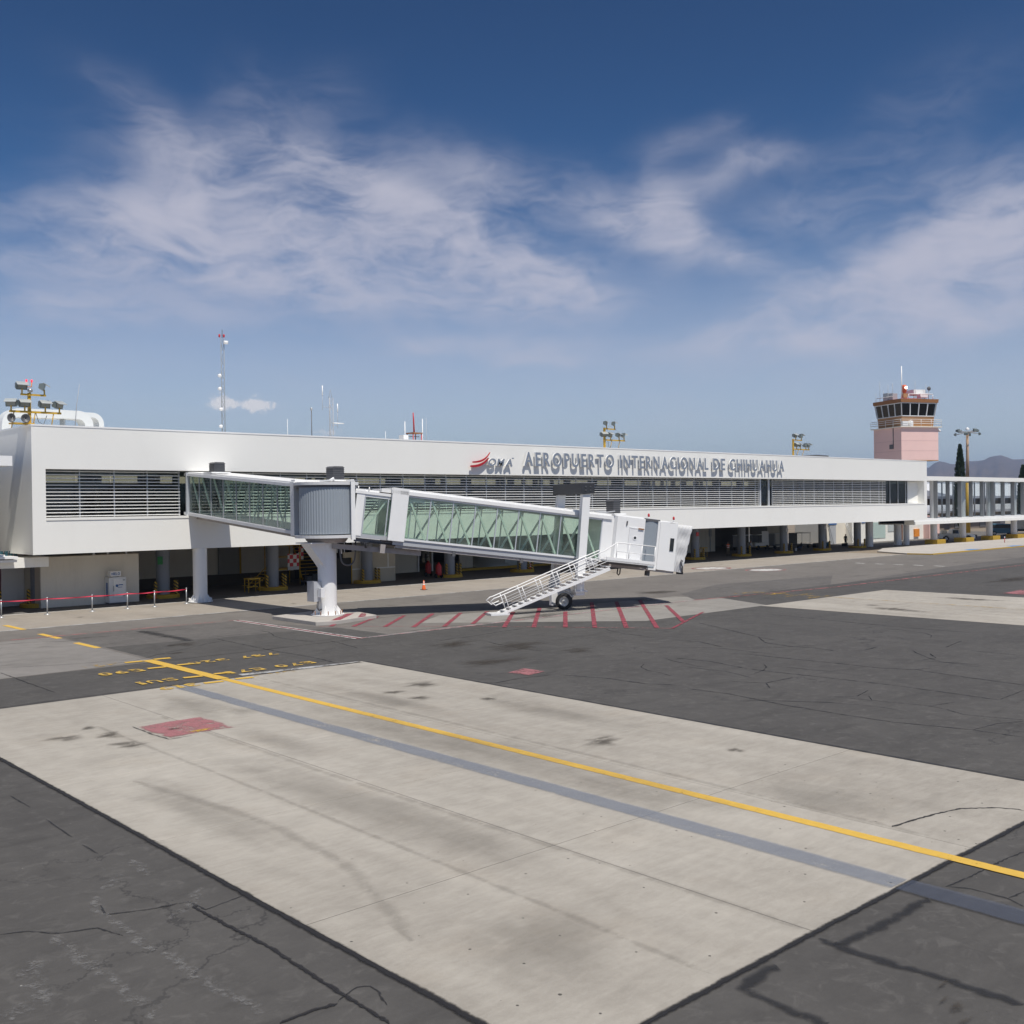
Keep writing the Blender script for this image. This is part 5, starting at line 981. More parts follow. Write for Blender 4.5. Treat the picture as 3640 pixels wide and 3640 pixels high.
# ------------------------------------------------------------------ control tower
TW = rad(-25.5); e1 = Vector((math.cos(TW), math.sin(TW), 0)); e2 = Vector((-math.sin(TW), math.cos(TW), 0)); SD = 7.0
tc0 = Vector((156.98, 80.25, 0))+e1*SD/2+e2*SD/2
CT = thing('control_tower', 'pink control tower with a brown glazed cab and rooftop aerials', 'control tower', (tc0.x, tc0.y, 0), TW, world=False)
h = SD/2
MB().box(-h, h, -h, h, 12.55, 17.75).build('body', pinkm, CT); MB().box(-2.2, 2.2, -2.2, 2.2, 0, 12.55).build('shaft', pinkm, CT); MB().box(-h, h, -h, h, 12.42, 12.549).build('soffit_edge', tanm, CT)
for z in (14.0, 15.6): MB().box(-h-.01, h+.01, -h-.01, h+.01, z, z+.03).build('joint_groove', pm('pink_joint', (.5, .32, .32), .9, .05, 1) if 'pink_joint' not in MATS else MATS['pink_joint'], CT)
MB().box(-h-.35, h+.45, -h-.35, h+.35, 17.75, 17.9).build('balcony_slab', cream, CT)
def frustum(z0, z1, a, b): return MB().hexa([(-a, -a, z0), (a, -a, z0), (a, a, z0), (-a, a, z0), (-b, -b, z1), (b, -b, z1), (b, b, z1), (-b, b, z1)])
B0, B1, B2 = 2.95, 3.08, 3.36
frustum(17.9, 19.55, B0, B1).build('cab_base', tanm, CT)
for k in range(4): z = 18.2+k*.34; q = B0+(B1-B0)*(z-17.9)/1.65+.012; frustum(z, z+.03, q, q).build('board_joint', brownm, CT)
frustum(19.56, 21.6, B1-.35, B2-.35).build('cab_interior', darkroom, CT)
GLS = None
for side in range(4):
    R_ = Matrix.Rotation(side*math.pi/2, 4, 'Z')
    def W3(f, g_, off_=0.0):
        a = B1+(B2-B1)*g_+off_; return R_ @ Vector((a*f, -a, 19.55+(21.7-19.55)*g_))
    for k in range(4):
        f0, f1 = -1+.5*k+.06, -1+.5*(k+1)-.06
        MB().hexa([W3(f0, .06), W3(f1, .06), W3(f1, .06, -.03), W3(f0, .06, -.03), W3(f0, .94), W3(f1, .94), W3(f1, .94, -.03), W3(f0, .94, -.03)]).build('cab_pane', towerglass, CT)
    for k in range(5):
        f = -1+.5*k; MB().bar(W3(f, 0), W3(f, 1), .14, .12).build('cab_mullion', wpaint2, CT)
    for g_ in (.02, .97): MB().bar(W3(-1, g_), W3(1, g_), .12, .12).build('cab_frame', wpaint2, CT)
frustum(21.72, 22.28, B2+.18, B2+.22).build('cab_fascia', brownm, CT)
frustum(22.281, 22.6, B2-.1, 1.3).build('cab_roof', redm, CT)
bal = h+.32
for z in (18.35, 18.7, 19.0):
    for a, b in (((-bal, -bal), (bal, -bal)), ((bal, -bal), (bal, bal)), ((bal, bal), (-bal, bal)), ((-bal, bal), (-bal, -bal))): MB().tube([(*a, z), (*b, z)], .03, 6).build('balcony_rail', wpaint, CT)
for a in (-bal, -bal/2, 0, bal/2, bal):
    for p in ((a, -bal), (a, bal), (-bal, a), (bal, a)): MB().tube([(*p, 17.9), (*p, 19.0)], .03, 6).build('balcony_post', wpaint, CT)
MB().lathe([(.42, 0), (.42, .9), (0, .95)], (-1.6, -3.3, 17.9), 14).build('satellite_box', wpaint, CT); MB().box(-3.2, -2.2, -3.5, -3.1, 17.9, 18.7).build('satellite_box', wpaint2, CT)
MB().tube([(-h-.02, -1.5, 17.7), (-h-.03, -1.55, 15.0)], .07, 6).build('conduit', dkgrey, CT); MB().box(-h-.15, -h, -1.6, -.7, 14.4, 15.1).build('vent', dkgrey, CT)
MB().tube([(-2.9, -2.9, 22.3), (-2.9, -2.9, 27.5)], .08, 8).build('flagpole', wpaint, CT)
bc = MB().lathe([(.18, 0), (.3, .2), (.42, .6), (.45, 1.0), (.3, 1.35), (0, 1.42)], (-2.1, -2.5, 23.2), 16).build('beacon', pm('beacon_orange', (.62, .12, .05), .5, .1, 3), CT)
MB().tube([(-2.1, -2.92, 24.1), (-2.1, -3.0, 24.1)], .2, 14).build('beacon_lens', beaconm, bc); MB().box(-2.5, -1.7, -2.8, -2.2, 22.5, 23.2).build('beacon_stand', tanm, CT)
MB().box(-2.9, -1.9, .6, 1.8, 22.4, 23.6).build('rooftop_unit', galv, CT); MB().box(-3.0, -2.1, -.8, .3, 22.4, 23.4).build('rooftop_unit', greyframe, CT); MB().box(.4, 2.6, -1.6, .4, 23.2, 24.0).build('rooftop_unit', wpaint, CT); MB().box(.9, 2.3, -2.6, -1.7, 22.6, 23.3).build('rooftop_unit', wpaint2, CT)
for x in (.5, 2.5):
    for y in (-1.5, .3): MB().tube([(x, y, 22.3), (x, y, 23.2)], .05, 6).build('unit_leg', brownm, CT)
MB().tube([(-1.6, -2.9, 23.1), (3.0, -2.9, 23.15)], .07, 6).build('roof_rail', wpaint, CT); MB().tube([(-3.2, 3.0, 22.9), (-3.2, -1.0, 22.9)], .05, 6).build('roof_rail', wpaint2, CT)
for x in (-1.6, 0.7, 3.0): MB().tube([(x, -2.9, 22.3), (x, -2.9, 23.1)], .05, 6).build('roof_rail_post', wpaint, CT)
MB().tube([(2.6, -2.4, 22.3), (2.6, -2.4, 23.9)], .05, 6).build('lamp_post', greyframe, CT); m = MB(); m.lathe([(0, .1), (.3, .06), (.34, -.08), (.1, -.2), (0, -.2)], n=14); m.v = [(2.6+p[0], -2.45+p[2], 24.1+p[1]) for p in m.v]; m.build('search_lamp', dkgrey, CT)
for (x, y, z) in ((-3.2, 2.2, 25.6), (-2.6, .9, 25.0), (-2.7, -.4, 25.1), (-.2, -2.7, 25.2), (2.4, -2.0, 24.9), (-3.3, 3.1, 23.7), (-2.4, 2.4, 24.2)): MB().tube([(x, y, 22.3), (x, y, z)], .03, 6).build('whip', greyframe, CT)
MB().lathe([(.0, .2), (.2, .1), (.2, -.15), (0, -.25)], (h+.55, -h+.4, 17.3), 12).build('camera', wpaint, CT)

# ------------------------------------------------------------------ connector walkway on columns
KY = 66.2
CW = thing('connector_walkway', 'white elevated glazed walkway on round columns at the right edge', 'walkway', (160, 67.5, 0))
MB().box(132.6, 230, KY, 71.2, 8.80, 9.38).build('roof', white, CW); MB().box(132.6, 230, KY-.12, 71.2, 2.86, 3.26).build('floor_edge', white, CW); MB().box(132.6, 230, KY, 71.2, 3.27, 3.62).build('floor_slab', wpaint, CW)
MB().box(132.6, 137.0, 67.5, 71, 3.0, 3.55).build('end_soffit', greyframe, CW)
cl_ = MB().lathe([(.46, .1), (.46, 2.86)], n=26).build('column', colwhite, CW, off=(0, 0, 0)); cu_ = MB().lathe([(.42, 3.62), (.42, 8.8)], n=26).build('upper_column', colwhite, CW, off=(0, 0, 0)); kb_ = MB().box(-1.3, 1.3, -.9, .9, 0, .62).build('column_block', yellowk, CW, off=(0, 0, 0))
first = True
for k in range(10):
    x = 141.9+9.05*k
    for pr, nm in ((cl_, 'column'), (cu_, 'upper_column'), (kb_, 'column_block')):
        o = pr if first else share(pr, nm, CW); o.location = Vector((x, 67.9 if nm != 'column_block' else 67.7, 0))-OFF[CW.name]
    first = False
fin = MB().box(-.07, .07, 0, .55, 3.62, 8.8).build('glazing_fin', pm('fin_grey', (.22, .23, .24), .4, .08, 1), CW, off=(0, 0, 0)); first = True
gp_ = MB().box(.08, 3.58, .45, .47, 3.65, 8.78).build('glazing_pane', conglass, CW, off=(0, 0, 0))
for k in range(25):
    x = 140.1+3.66*k
    for pr, nm in ((fin, 'glazing_fin'), (gp_, 'glazing_pane')):
        o = pr if first else share(pr, nm, CW); o.location = Vector((x, KY+.25, 0))-OFF[CW.name]
    first = False
for k in range(25): MB().box(140.1+3.66*k-.05, 140.1+3.66*k+.05, 70.9, 71.1, 3.62, 8.8).build('rear_mullion', greyframe, CW)

# ------------------------------------------------------------------ beyond: hangar, houses, pole, cypresses
HG = thing('hangar', 'white roofed hangar with brown walls seen through the connector', 'hangar', (300, 135, 0))
MB().box(262, 400, 128, 175, 0, 7.1).build('wall', brownwall, HG); MB().prism([(122, 7.0), (140, 10.8), (176, 10.8), (176, 7.0)], 'x', 268, 400).build('roof', roofw, HG); MB().box(258, 400, 118, 128, 6.4, 7.0).build('canopy', roofg, HG)
MB().box(225, 400, 110, 114, 3.6, 4.9).build('awning', roofw, HG); MB().box(225, 400, 114.05, 116, 0, 3.6).build('lower_wall', dkgrey, HG)
for x in range(275, 400, 18): MB().box(x, x+6, 127.9, 128, 1, 5.5).build('door', dkgrey, HG); MB().prism([(140, 10.8), (146, 11.5), (152, 10.8)], 'x', x+2, x+5).build('roof_vent', roofw, HG)
SH = thing('service_building', 'low grey-brown service building behind the connector columns', 'building', (205, 100, 0)); MB().box(172, 240, 98, 108, 0, 3.4).build('wall', brownwall, SH); MB().box(170, 242, 96.5, 109, 3.4, 3.8).build('roof', roofg, SH)
for x in (176, 186, 196, 214, 226): MB().box(x, x+3, 97.9, 98, .2, 2.6).build('door', dkgrey, SH)
HP = thing('high_mast_light', 'tall rust and yellow pole with a ring of floodlights beside a cypress', 'light pole', (191.2, 85, 0))
MB().tube([(191.2, 85, 9.2), (191.25, 85, 18.6)], [.30, .22], 12).build('pole', rustpole, HP); MB().tube([(191.2, 85, 0), (191.2, 85, 9.2)], [.42, .37], 12).build('pole_foot', yellowp, HP)
MB().lathe([(1.5, 0), (1.55, .1), (1.4, .1), (1.35, 0)], (191.3, 85, 18.5), 20).build('head_ring', greyframe, HP)
for k in range(8):
    a = 2*math.pi*k/8+.3; m = MB(); m.prism([(0, -.35), (.5, -.25), (.5, .2), (0, .4)], 'y', -.45, .45); m.v = [(191.3+(1.9+p[0]*.75)*math.cos(a)-p[1]*.75*math.sin(a), 85+(1.9+p[0]*.75)*math.sin(a)+p[1]*.75*math.cos(a), 18.45+p[2]*.75+(.35 if k % 2 else -.3)) for p in m.v]; m.build('floodlight', floodm, HP)
    MB().tube([(191.3, 85, 18.5), (191.3+1.9*math.cos(a), 85+1.9*math.sin(a), 18.45+(.35 if k % 2 else -.3))], .06, 6).build('arm', greyframe, HP)
MB().lathe([(.3, 0), (.35, .3), (0, .55)], (191.3, 85, 18.9), 12).build('dome', wpaint, HP)
for a in range(4): MB().tube([(191.3, 85, 18.5), (191.3+1.4*math.cos(a*1.57), 85+1.4*math.sin(a*1.57), 18.5)], .06, 6).build('spoke', greyframe, HP)
def cypress(x, y, H_, R_, label):
    C_ = thing('cypress_tree', label, 'tree', (x, y, 0), group='cypresses behind the connector')
    MB().tube([(x, y, 0), (x, y, H_*.35), (x, y, H_*.8)], [.22, .15, .05], 8).build('trunk', barkm, C_)
    m = MB()
    for i in range(4200):
        f = random.random()**.75; prof = math.sin(min(1, (f+.04)*2.6)*math.pi/2)*(1-f)**.62*1.12; a = random.uniform(0, 6.283); r = R_*prof*(random.uniform(.55, 1.03)*(1+.12*math.sin(5*a+f*14))); z = .3+f*(H_-.3)
        p = Vector((x+r*math.cos(a), y+r*math.sin(a), z)); d = Vector((math.cos(a)*.5+random.uniform(-.4, .4), math.sin(a)*.5+random.uniform(-.4, .4), 1.3)).normalized(); q = d.cross(Vector((random.uniform(-1, 1), random.uniform(-1, 1), random.uniform(-.3, .3)))).normalized()
        L_ = random.uniform(.25, .55); k = len(m.v); m.v += [tuple(p-q*.09), tuple(p+q*.09), tuple(p+q*.05+d*L_), tuple(p-q*.05+d*L_)]; m.f.append((k, k+1, k+2, k+3)); m.sm.append(False)
    m.build('crown', leafm, C_)
cypress(210.3, 95, 17.1, 1.5, 'tall narrow dark cypress just left of the light pole'); cypress(241.6, 95, 13.4, 1.6, 'shorter dark cypress at the right edge of the picture')

# ------------------------------------------------------------------ small things on the apron and in the undercroft
PO = [(16.4, 65.0), (18.81, 64.85), (21.29, 64.55), (23.85, 64.3), (26.03, 64.3), (27.71, 64.15), (30.1, 64.7)]
lab = [None, 'steel barrier post at the left frame edge', 'steel barrier post before the maroon wall end', 'steel barrier post in front of the cream store room', 'steel barrier post before the ice freezer', 'steel barrier post right of the ice freezer', 'last steel barrier post beside the white bridge column']
for i, (x, y) in enumerate(PO):
    if i == 0: continue
    s = thing('barrier_post', lab[i], 'post', (x, y, 0), group='barrier posts along the kerb')
    MB().tube([(x, y, .02), (x, y, .98)], .04, 10).build('shaft', steel, s); MB().lathe([(.19, 0), (.18, .025), (.05, .05), (.05, .06), (0, .06)], (x, y, .002), 20).build('foot', steel, s); MB().lathe([(.05, 0), (.05, .06), (0, .07)], (x, y, .96), 12).build('head', steel, s)
for i in range(len(PO)-1):
    (xa, ya_), (xb, yb_) = PO[i], PO[i+1]; m = MB(); n = 8
    for k in range(n+1):
        f = k/n; x, y = xa+(xb-xa)*f, ya_+(yb_-ya_)*f; z = .93-.03*math.sin(math.pi*f); tw = .012*math.sin(f*9+i)
        m.v += [(x, y-.045+tw, z-.03), (x, y-.045-tw, z+.03), (x, y-.040-tw, z+.03), (x, y-.040+tw, z-.03)]
        if k:
            a = 4*(k-1); b = 4*k
            for q in range(4): m.f.append((a+q, b+q, b+(q+1) % 4, a+(q+1) % 4)); m.sm.append(False)
    m.build('barrier_tape', redtape, off=(xa, ya_, 0), label=['red barrier tape entering from the left frame edge', 'red barrier tape in front of the maroon wall', 'red barrier tape left of the freezer before the store room', 'red barrier tape crossing in front of the freezer', 'red barrier tape just right of the freezer', 'red barrier tape ending at the white bridge column'][i], cat='tape', group='red tapes between the barrier posts')
def cone(x, y, label, s=1.0):
    c = thing('traffic_cone', label, 'traffic cone', (x, y, 0), group='traffic cones')
    MB().box(x-.2*s, x+.2*s, y-.2*s, y+.2*s, .004, .035).build('base', tyre, c); MB().lathe([(.15*s, .035), (.03*s, .70*s), (0, .71*s)], (x, y, 0), 18).build('body', orangem, c); MB().lathe([(.092*s, .38*s), (.078*s, .46*s)], (x, y, 0), 18).build('reflective_band', wpaint, c); MB().lathe([(.062*s, .55*s), (.052*s, .60*s)], (x, y, 0), 18).build('reflective_band', wpaint, c)
cone(46.9, 61.15, 'orange traffic cone standing alone on the sunlit concrete'); cone(30.1, 69.6, 'orange traffic cone behind the last barrier posts', .9); cone(66.4, 70.3, 'orange traffic cone in shade beside a column behind the stairs', 1.1)
# ice freezer
FR = thing('ice_freezer', 'white outdoor ice freezer with a sign box on top against the cream wall', 'freezer', (26.9, 68.3, 0))
bd = MB().box(26.35, 27.5, 68.05, 68.80, .08, 1.76).build('body', wpaint2, FR, bevel=.03); dr = MB().box(26.62, 27.40, 68.0, 68.048, .42, 1.66).build('door', wpaint, FR, bevel=.015)
MB().box(27.24, 27.38, 67.96, 67.998, 1.52, 1.60).build('hinge', steel, dr); MB().box(27.24, 27.38, 67.96, 67.998, .48, .56).build('hinge', steel, dr); MB().box(26.60, 26.64, 67.94, 67.998, .85, 1.2).build('handle', steel, dr); MB().box(26.4, 27.45, 68.12, 68.75, .005, .08).build('plinth', dkgrey, FR)
sbx = MB().box(26.46, 27.17, 68.1, 68.55, 1.80, 2.16).build('sign_box', wpaint, FR, bevel=.02); MB().box(26.6, 27.05, 68.2, 68.5, 1.76, 1.80).build('sign_foot', dkgrey, FR)
def small_text(txt, x, y, z, wdt, h_, mat, par):
    gs = [glyph(c, bold=.03) for c in txt]; gp2 = wdt*.04; k = (wdt-gp2*(len(gs)-1))/sum(g[2] for g in gs); xx = x
    for vs, fs, gw, gh in gs:
        m = MB(); m.v = [(xx+v.x*k, y+(-.004 if v.z > 0 else .002), z+v.y/gh*h_) for v in vs]; m.f = list(fs); m.sm = [False]*len(fs); m.build('letter', mat, par); xx += gw*k+gp2
small_text('HIELO', 26.54, 68.096, 1.89, .55, .18, bluep, sbx)
MB().lathe([(0, 0), (.09, .0), (.09, .01), (0, .01)], (0, 0, 0), 16).build('emblem', bluep, dr, off=(0, 0, 0)).matrix_local = Matrix.Translation(Vector((26.85, 67.995, 1.20))-OFF[FR.name]) @ Matrix.Rotation(rad(90), 4, 'X')
MB().box(26.95, 27.25, 67.992, 67.999, 1.22, 1.28).build('printed_line', bluep, dr); MB().box(26.9, 27.2, 67.992, 67.999, 1.08, 1.11).build('printed_line', bluep, dr)
MB().box(26.336, 26.348, 68.3, 68.5, .5, 1.4).build('side_print', bluep, FR)

# people
def person(label, loc, rz, shirt, trousers, pose='stand', vestc=None, arms=None):
    J = {'pel': (0, 0, .93), 'chest': (0, .0, 1.25), 'neck': (0, .0, 1.47), 'head': (0, -.02, 1.58), 'top': (0, -.01, 1.70)}
    R_ = {'pel': .135, 'chest': .15, 'neck': .055, 'head': .095, 'top': .07}
    for s, q in ((1, 'r'), (-1, 'l')):
        J.update({'sh'+q: (.19*s, .0, 1.40), 'el'+q: (.25*s, .03, 1.13), 'wr'+q: (.24*s, -.06, .90), 'ha'+q: (.235*s, -.09, .81), 'hip'+q: (.09*s, 0, .86), 'kn'+q: (.10*s, -.02, .49), 'an'+q: (.11*s, .02, .09), 'toe'+q: (.12*s, -.14, .045)})
        R_.update({'sh'+q: .068, 'el'+q: .048, 'wr'+q: .034, 'ha'+q: .035, 'hip'+q: .095, 'kn'+q: .065, 'an'+q: .045, 'toe'+q: .04})
    if pose == 'talk':
        J.update({'elr': (.27, -.06, 1.16), 'wrr': (.14, -.28, 1.18), 'har': (.06, -.33, 1.22), 'ell': (-.27, -.06, 1.16), 'wrl': (-.12, -.28, 1.15), 'hal': (-.04, -.33, 1.17)})
    if pose == 'stride': J.update({'knl': (-.1, -.17, .52), 'anl': (-.11, -.16, .10), 'toel': (-.11, -.31, .05), 'knr': (.1, .05, .49), 'anr': (.11, .22, .12), 'toer': (.11, .08, .05)})
    if pose == 'crouch':
        J.update({'pel': (0, .25, .42), 'chest': (0, -.02, .66), 'neck': (0, -.14, .82), 'head': (0, -.22, .90), 'top': (0, -.26, 1.01)})
        for s, q in ((1, 'r'), (-1, 'l')): J.update({'sh'+q: (.18*s, -.10, .76), 'el'+q: (.24*s, -.32, .58), 'wr'+q: (.15*s, -.48, .42), 'ha'+q: (.12*s, -.54, .34), 'hip'+q: (.1*s, .22, .38), 'kn'+q: (.16*s, -.20, .48), 'an'+q: (.13*s, .05, .10), 'toe'+q: (.14*s, -.12, .045)})
    ED = [('pel', 'chest'), ('chest', 'neck'), ('neck', 'head'), ('head', 'top')]
    for q in 'rl': ED += [('chest', 'sh'+q), ('sh'+q, 'el'+q), ('el'+q, 'wr'+q), ('wr'+q, 'ha'+q), ('pel', 'hip'+q), ('hip'+q, 'kn'+q), ('kn'+q, 'an'+q), ('an'+q, 'toe'+q)]
    ks = list(J); me = bpy.data.meshes.new('person'); me.from_pydata([J[k] for k in ks], [(ks.index(a), ks.index(b)) for a, b in ED], [])
    o = bpy.data.objects.new('person', me); COL.objects.link(o); sk = o.modifiers.new('skin', 'SKIN'); sd = o.modifiers.new('sub', 'SUBSURF'); sd.levels = 2; sd.render_levels = 2
    bm = bmesh.new(); bm.from_mesh(me); ly = bm.verts.layers.skin.verify(); bm.verts.ensure_lookup_table()
    for i, k in enumerate(ks): bm.verts[i][ly].radius = (R_[k], R_[k]*(.72 if k in ('pel', 'chest') else 1)); bm.verts[i][ly].use_root = (k == 'pel')
    bm.to_mesh(me); bm.free(); dg = DG(); dg.update(); m2 = bpy.data.meshes.new_from_object(o.evaluated_get(dg)); bpy.data.objects.remove(o)
    for mt in (shirt, trousers, skin, hairm, tyre, vestc or shirt): m2.materials.append(mt)
    hd = Vector(J['head']); pe = Vector(J['pel']); nk = Vector(J['neck'])
    for p in m2.polygons:
        p.use_smooth = True; c = p.center; nearest = min(ks, key=lambda k: (Vector(J[k])-c).length-R_[k]); mi = 0
        if nearest in ('head', 'top', 'neck'): mi = 3 if (nearest == 'top' or (c-hd).y > .035 or c.z > hd.z+.09) else 2
        elif nearest[:2] in ('ha', 'wr'): mi = 2
        elif nearest[:2] == 'to' or nearest[:2] == 'an': mi = 4
        elif nearest[:2] in ('kn', 'hi') or (nearest == 'pel' and c.z < pe.z+.04): mi = 1
        elif nearest in ('chest', 'pel'): mi = 5
        p.material_index = mi
    ob = bpy.data.objects.new('person', m2); put(ob); ob.location = loc; ob.rotation_euler = (0, 0, rz); tag(ob, label, 'person', 'people in the undercroft')
    if vestc:
        b = MB()
        for z in (1.02, 1.2): b.lathe([(.172, z), (.176, z+.03), (.172, z+.06)], (0, 0, 0), 18)
        b.v = [(x*1.02, y*.78, z) for x, y, z in b.v]; b.build('reflective_band', wpaint, ob, off=(0, 0, 0))
    # face: nose, eyes and mouth
    f = MB(); f.box(-.014, .014, -.118, -.085, -.03, .02); f.v = [tuple(Vector(v)+hd+Vector((0, 0, .02))) for v in f.v]; f.build('nose', skin, ob, off=(0, 0, 0))
    for s in (-1, 1): f = MB().box(-.012, .012, -.098, -.08, -.008, .008); f.v = [tuple(Vector(v)+hd+Vector((.035*s, 0, .045))) for v in f.v]; f.build('eye', hairm, ob, off=(0, 0, 0))
    return ob
person('person in an orange vest standing behind a column in the shade', (98.3, 71.2, 0), rad(-50), khaki, khaki, 'talk', vest)
person('person in a white-sleeved black top standing beside a column', (101.5, 70.4, 0), rad(60), whitec, blackc, 'talk', blackc)
person('person in pale blue half hidden behind a column', (100.75, 71.2, 0), rad(100), whitec, blackc)
person('crouching person in dark clothes beside a bucket in the undercroft', (114.7, 72.2, 0), rad(60), blackc, bluec, 'crouch')
person('person in dark clothes standing near the ladders at the far end', (128.0, 73.5, 0), rad(-20), blackc, blackc)

# yellow work stands and stairs
def stand(x, y, label, w_=.9, d=.6, h_=.95):
    s = thing('work_stand', label, 'stand', (x, y, 0), group='yellow work stands')
    for a in (-w_/2, w_/2):
        for b in (-d/2, d/2): MB().tube([(x+a, y+b, 0), (x+a, y+b, h_)], .035, 6).build('leg', yellowp, s)
    MB().box(x-w_/2-.05, x+w_/2+.05, y-d/2-.05, y+d/2+.05, h_, h_+.08).build('top', yellowp, s); MB().box(x-w_/2, x+w_/2, y-.03, y+.03, .35, .41).build('crossbar', yellowp, s); MB().tube([(x-.1, y, h_), (x-.1, y, h_+.3)], .02, 6).build('handle', dkgrey, s); return s
stand(37.5, 69.6, 'small yellow work stand left of the second column'); stand(95.6, 72.8, 'small yellow work stand between columns behind the bridge nose', 1.0, .6, 1.0)
YS = thing('yellow_access_stairs', 'yellow tubular aircraft steps with a red and white checkered board', 'steps', (42.2, 73, 0))
for a, b in ((41.0, 72.4), (43.2, 72.4), (41.0, 74), (43.2, 74)): MB().tube([(a, b, .1), (a, b, 3.2)], .04, 6).build('upright', yellowp, YS)
MB().box(41.0, 43.2, 72.4, 74, 1.3, 1.4).build('platform', yellowp, YS)
for z in (2.3, 3.2): MB().tube([(41.0, 72.4, z), (43.2, 72.4, z), (43.2, 74, z), (41.0, 74, z), (41.0, 72.4, z)], .03, 6).build('rail', yellowp, YS)
MB().tube([(38.6, 72.4, .2), (41.0, 72.4, 2.3)], .035, 6).build('stair_rail', yellowp, YS); MB().tube([(38.9, 72.4, .1), (41.0, 72.4, 1.3)], .035, 6).build('stringer', yellowp, YS)
for k in range(6): MB().box(39.0+k*.35, 39.25+k*.35, 72.4, 74, .15+k*.2, .19+k*.2).build('step', yellowp, YS)
CKB = MB().box(-.5, .5, -.02, .02, 0, 1.0).build('checkered_board', checkm, YS, off=(0, 0, 0)); CKB.location = Vector((42.55, 72.3, 1.55))-OFF[YS.name]; MB().box(42.05, 43.05, 72.27, 72.33, 1.28, 1.54).build('board_foot', whitec, YS)
YS2 = thing('yellow_ladder_steps', 'yellow mesh access ladder in the shade behind the pedestal', 'steps', (45, 74, 0))
for a in (44.0, 46.0): MB().tube([(a, 73.2, 0), (a, 74.8, 3.2)], .05, 6).build('stringer', yellowp, YS2)
for k in range(11): f = k/11; MB().box(44.0, 46.0, 73.2+1.6*f, 73.45+1.6*f, .2+3*f, .24+3*f).build('step', yellowp, YS2)
MB().box(43.9, 46.1, 74.8, 76.5, 3.1, 3.2).build('platform', yellowp, YS2)
CK2 = MB().box(-.22, .22, -.02, .02, 0, 1.0).build('checkered_board', checkm, YS2, off=(0, 0, 0)); CK2.location = Vector((43.85, 73.3, 2.0))-OFF[YS2.name]
EQ = thing('equipment_trolley', 'dark equipment trolley with stacked black cases by the yellow steps', 'trolley', (44.0, 72.0, 0)); MB().box(43.2, 44.9, 71.6, 72.4, .3, .4).build('deck', dkgrey, EQ)
for a, b, z in ((43.4, 71.7, .75), (43.95, 71.75, .9), (44.4, 71.7, .7)): MB().box(a, a+.45, b, b+.55, .4, z).build('case', charcoal, EQ, bevel=.02)
for a in (43.4, 44.7): MB().tube([(a, 71.55, .15), (a, 71.65, .15)], .15, 14).build('wheel', tyre, EQ); MB().tube([(a, 72.35, .15), (a, 72.45, .15)], .15, 14).build('wheel', tyre, EQ)
for a in (43.2, 44.9): MB().tube([(a, 71.6, .4), (a, 71.6, 1.3)], .025, 6).build('rail', dkgrey, EQ)
def extinguisher(x, y, label):
    e = thing('wheeled_extinguisher', label, 'extinguisher', (x, y, 0), group='wheeled fire extinguishers'); MB().lathe([(.24, .25), (.26, .35), (.26, 1.0), (.18, 1.18), (.07, 1.25), (.07, 1.35), (0, 1.36)], (x, y, 0), 18).build('cylinder', redm, e)
    for s in (-.3, .3): MB().tube([(x+s-.03, y, .2), (x+s+.03, y, .2)], .2, 14).build('wheel', tyre, e)
    MB().tube([(x-.15, y+.1, .3), (x-.15, y+.25, 1.3), (x+.15, y+.25, 1.3), (x+.15, y+.1, .3)], .02, 6).build('handle', dkgrey, e)
extinguisher(55.3, 70.0, 'red wheeled fire extinguisher left of a striped column, nearer one'); extinguisher(56.2, 72.6, 'red wheeled fire extinguisher in deep shade behind a striped column')
CR = thing('baggage_carousel', 'stainless baggage carousel with curved end in the dark hall', 'carousel', (71, 79, 0))
MB().lathe([(2.2, 0), (2.2, .35), (2.0, .45), (2.0, 1.15), (1.4, 1.25), (0, 1.3)], (69.5, 79.5, 0), 28).build('end_drum', galv, CR); MB().box(69.6, 88, 77.4, 81.5, 0, 1.1).build('belt', galv, CR, bevel=.05); MB().box(62.4, 90, 75.6, 75.9, 0, .22).build('kerb', yellowk, CR)
def baggage_cart(x, y, label, rz=0.0):
    c = thing('baggage_cart', label, 'cart', (x, y, 0), rz, group='baggage carts', world=False); MB().box(-1.4, 1.4, -.7, .7, .42, .52).build('deck', dkgrey, c); MB().box(-1.4, 1.4, -.75, .75, 1.95, 2.02).build('roof', wpaint2, c)
    for a in (-1.36, 1.36):
        for b in (-.66, .66): MB().tube([(a, b, .5), (a, b, 1.97)], .03, 6).build('post', greyframe, c)
    for a in (-1.0, 1.0):
        for b in (-.6, .6): MB().tube([(a, b-.08, .2), (a, b+.08, .2)], .2, 14).build('wheel', tyre, c)
    MB().tube([(1.4, 0, .42), (2.3, 0, .25)], .03, 6).build('tow_bar', yellowp, c); MB().box(-1.36, -1.32, -.66, .66, .52, 1.95).build('end_panel', greyframe, c)
baggage_cart(110.5, 77.8, 'low baggage cart left of the orange-vested person', .2); baggage_cart(121.5, 76.5, 'dark baggage cart in the third bay from the right', -.1); baggage_cart(118.0, 78, 'dark baggage cart behind the crouching person', .1)
TU = thing('baggage_tug', 'white baggage tug with a boxy canopy parked in the shade', 'tug', (114.0, 78.0, 0)); MB().box(112.6, 115.6, 77.3, 78.7, .35, .95).build('body', wpaint2, TU, bevel=.06); MB().box(113.2, 115.4, 77.3, 78.7, 1.9, 2.0).build('canopy', wpaint, TU); MB().box(114.0, 115.5, 77.28, 77.3, .95, 2.4).build('side_panel', wpaint, TU); MB().box(112.6, 115.6, 77.2, 77.29, .35, .5).build('bumper', yellowk, TU)
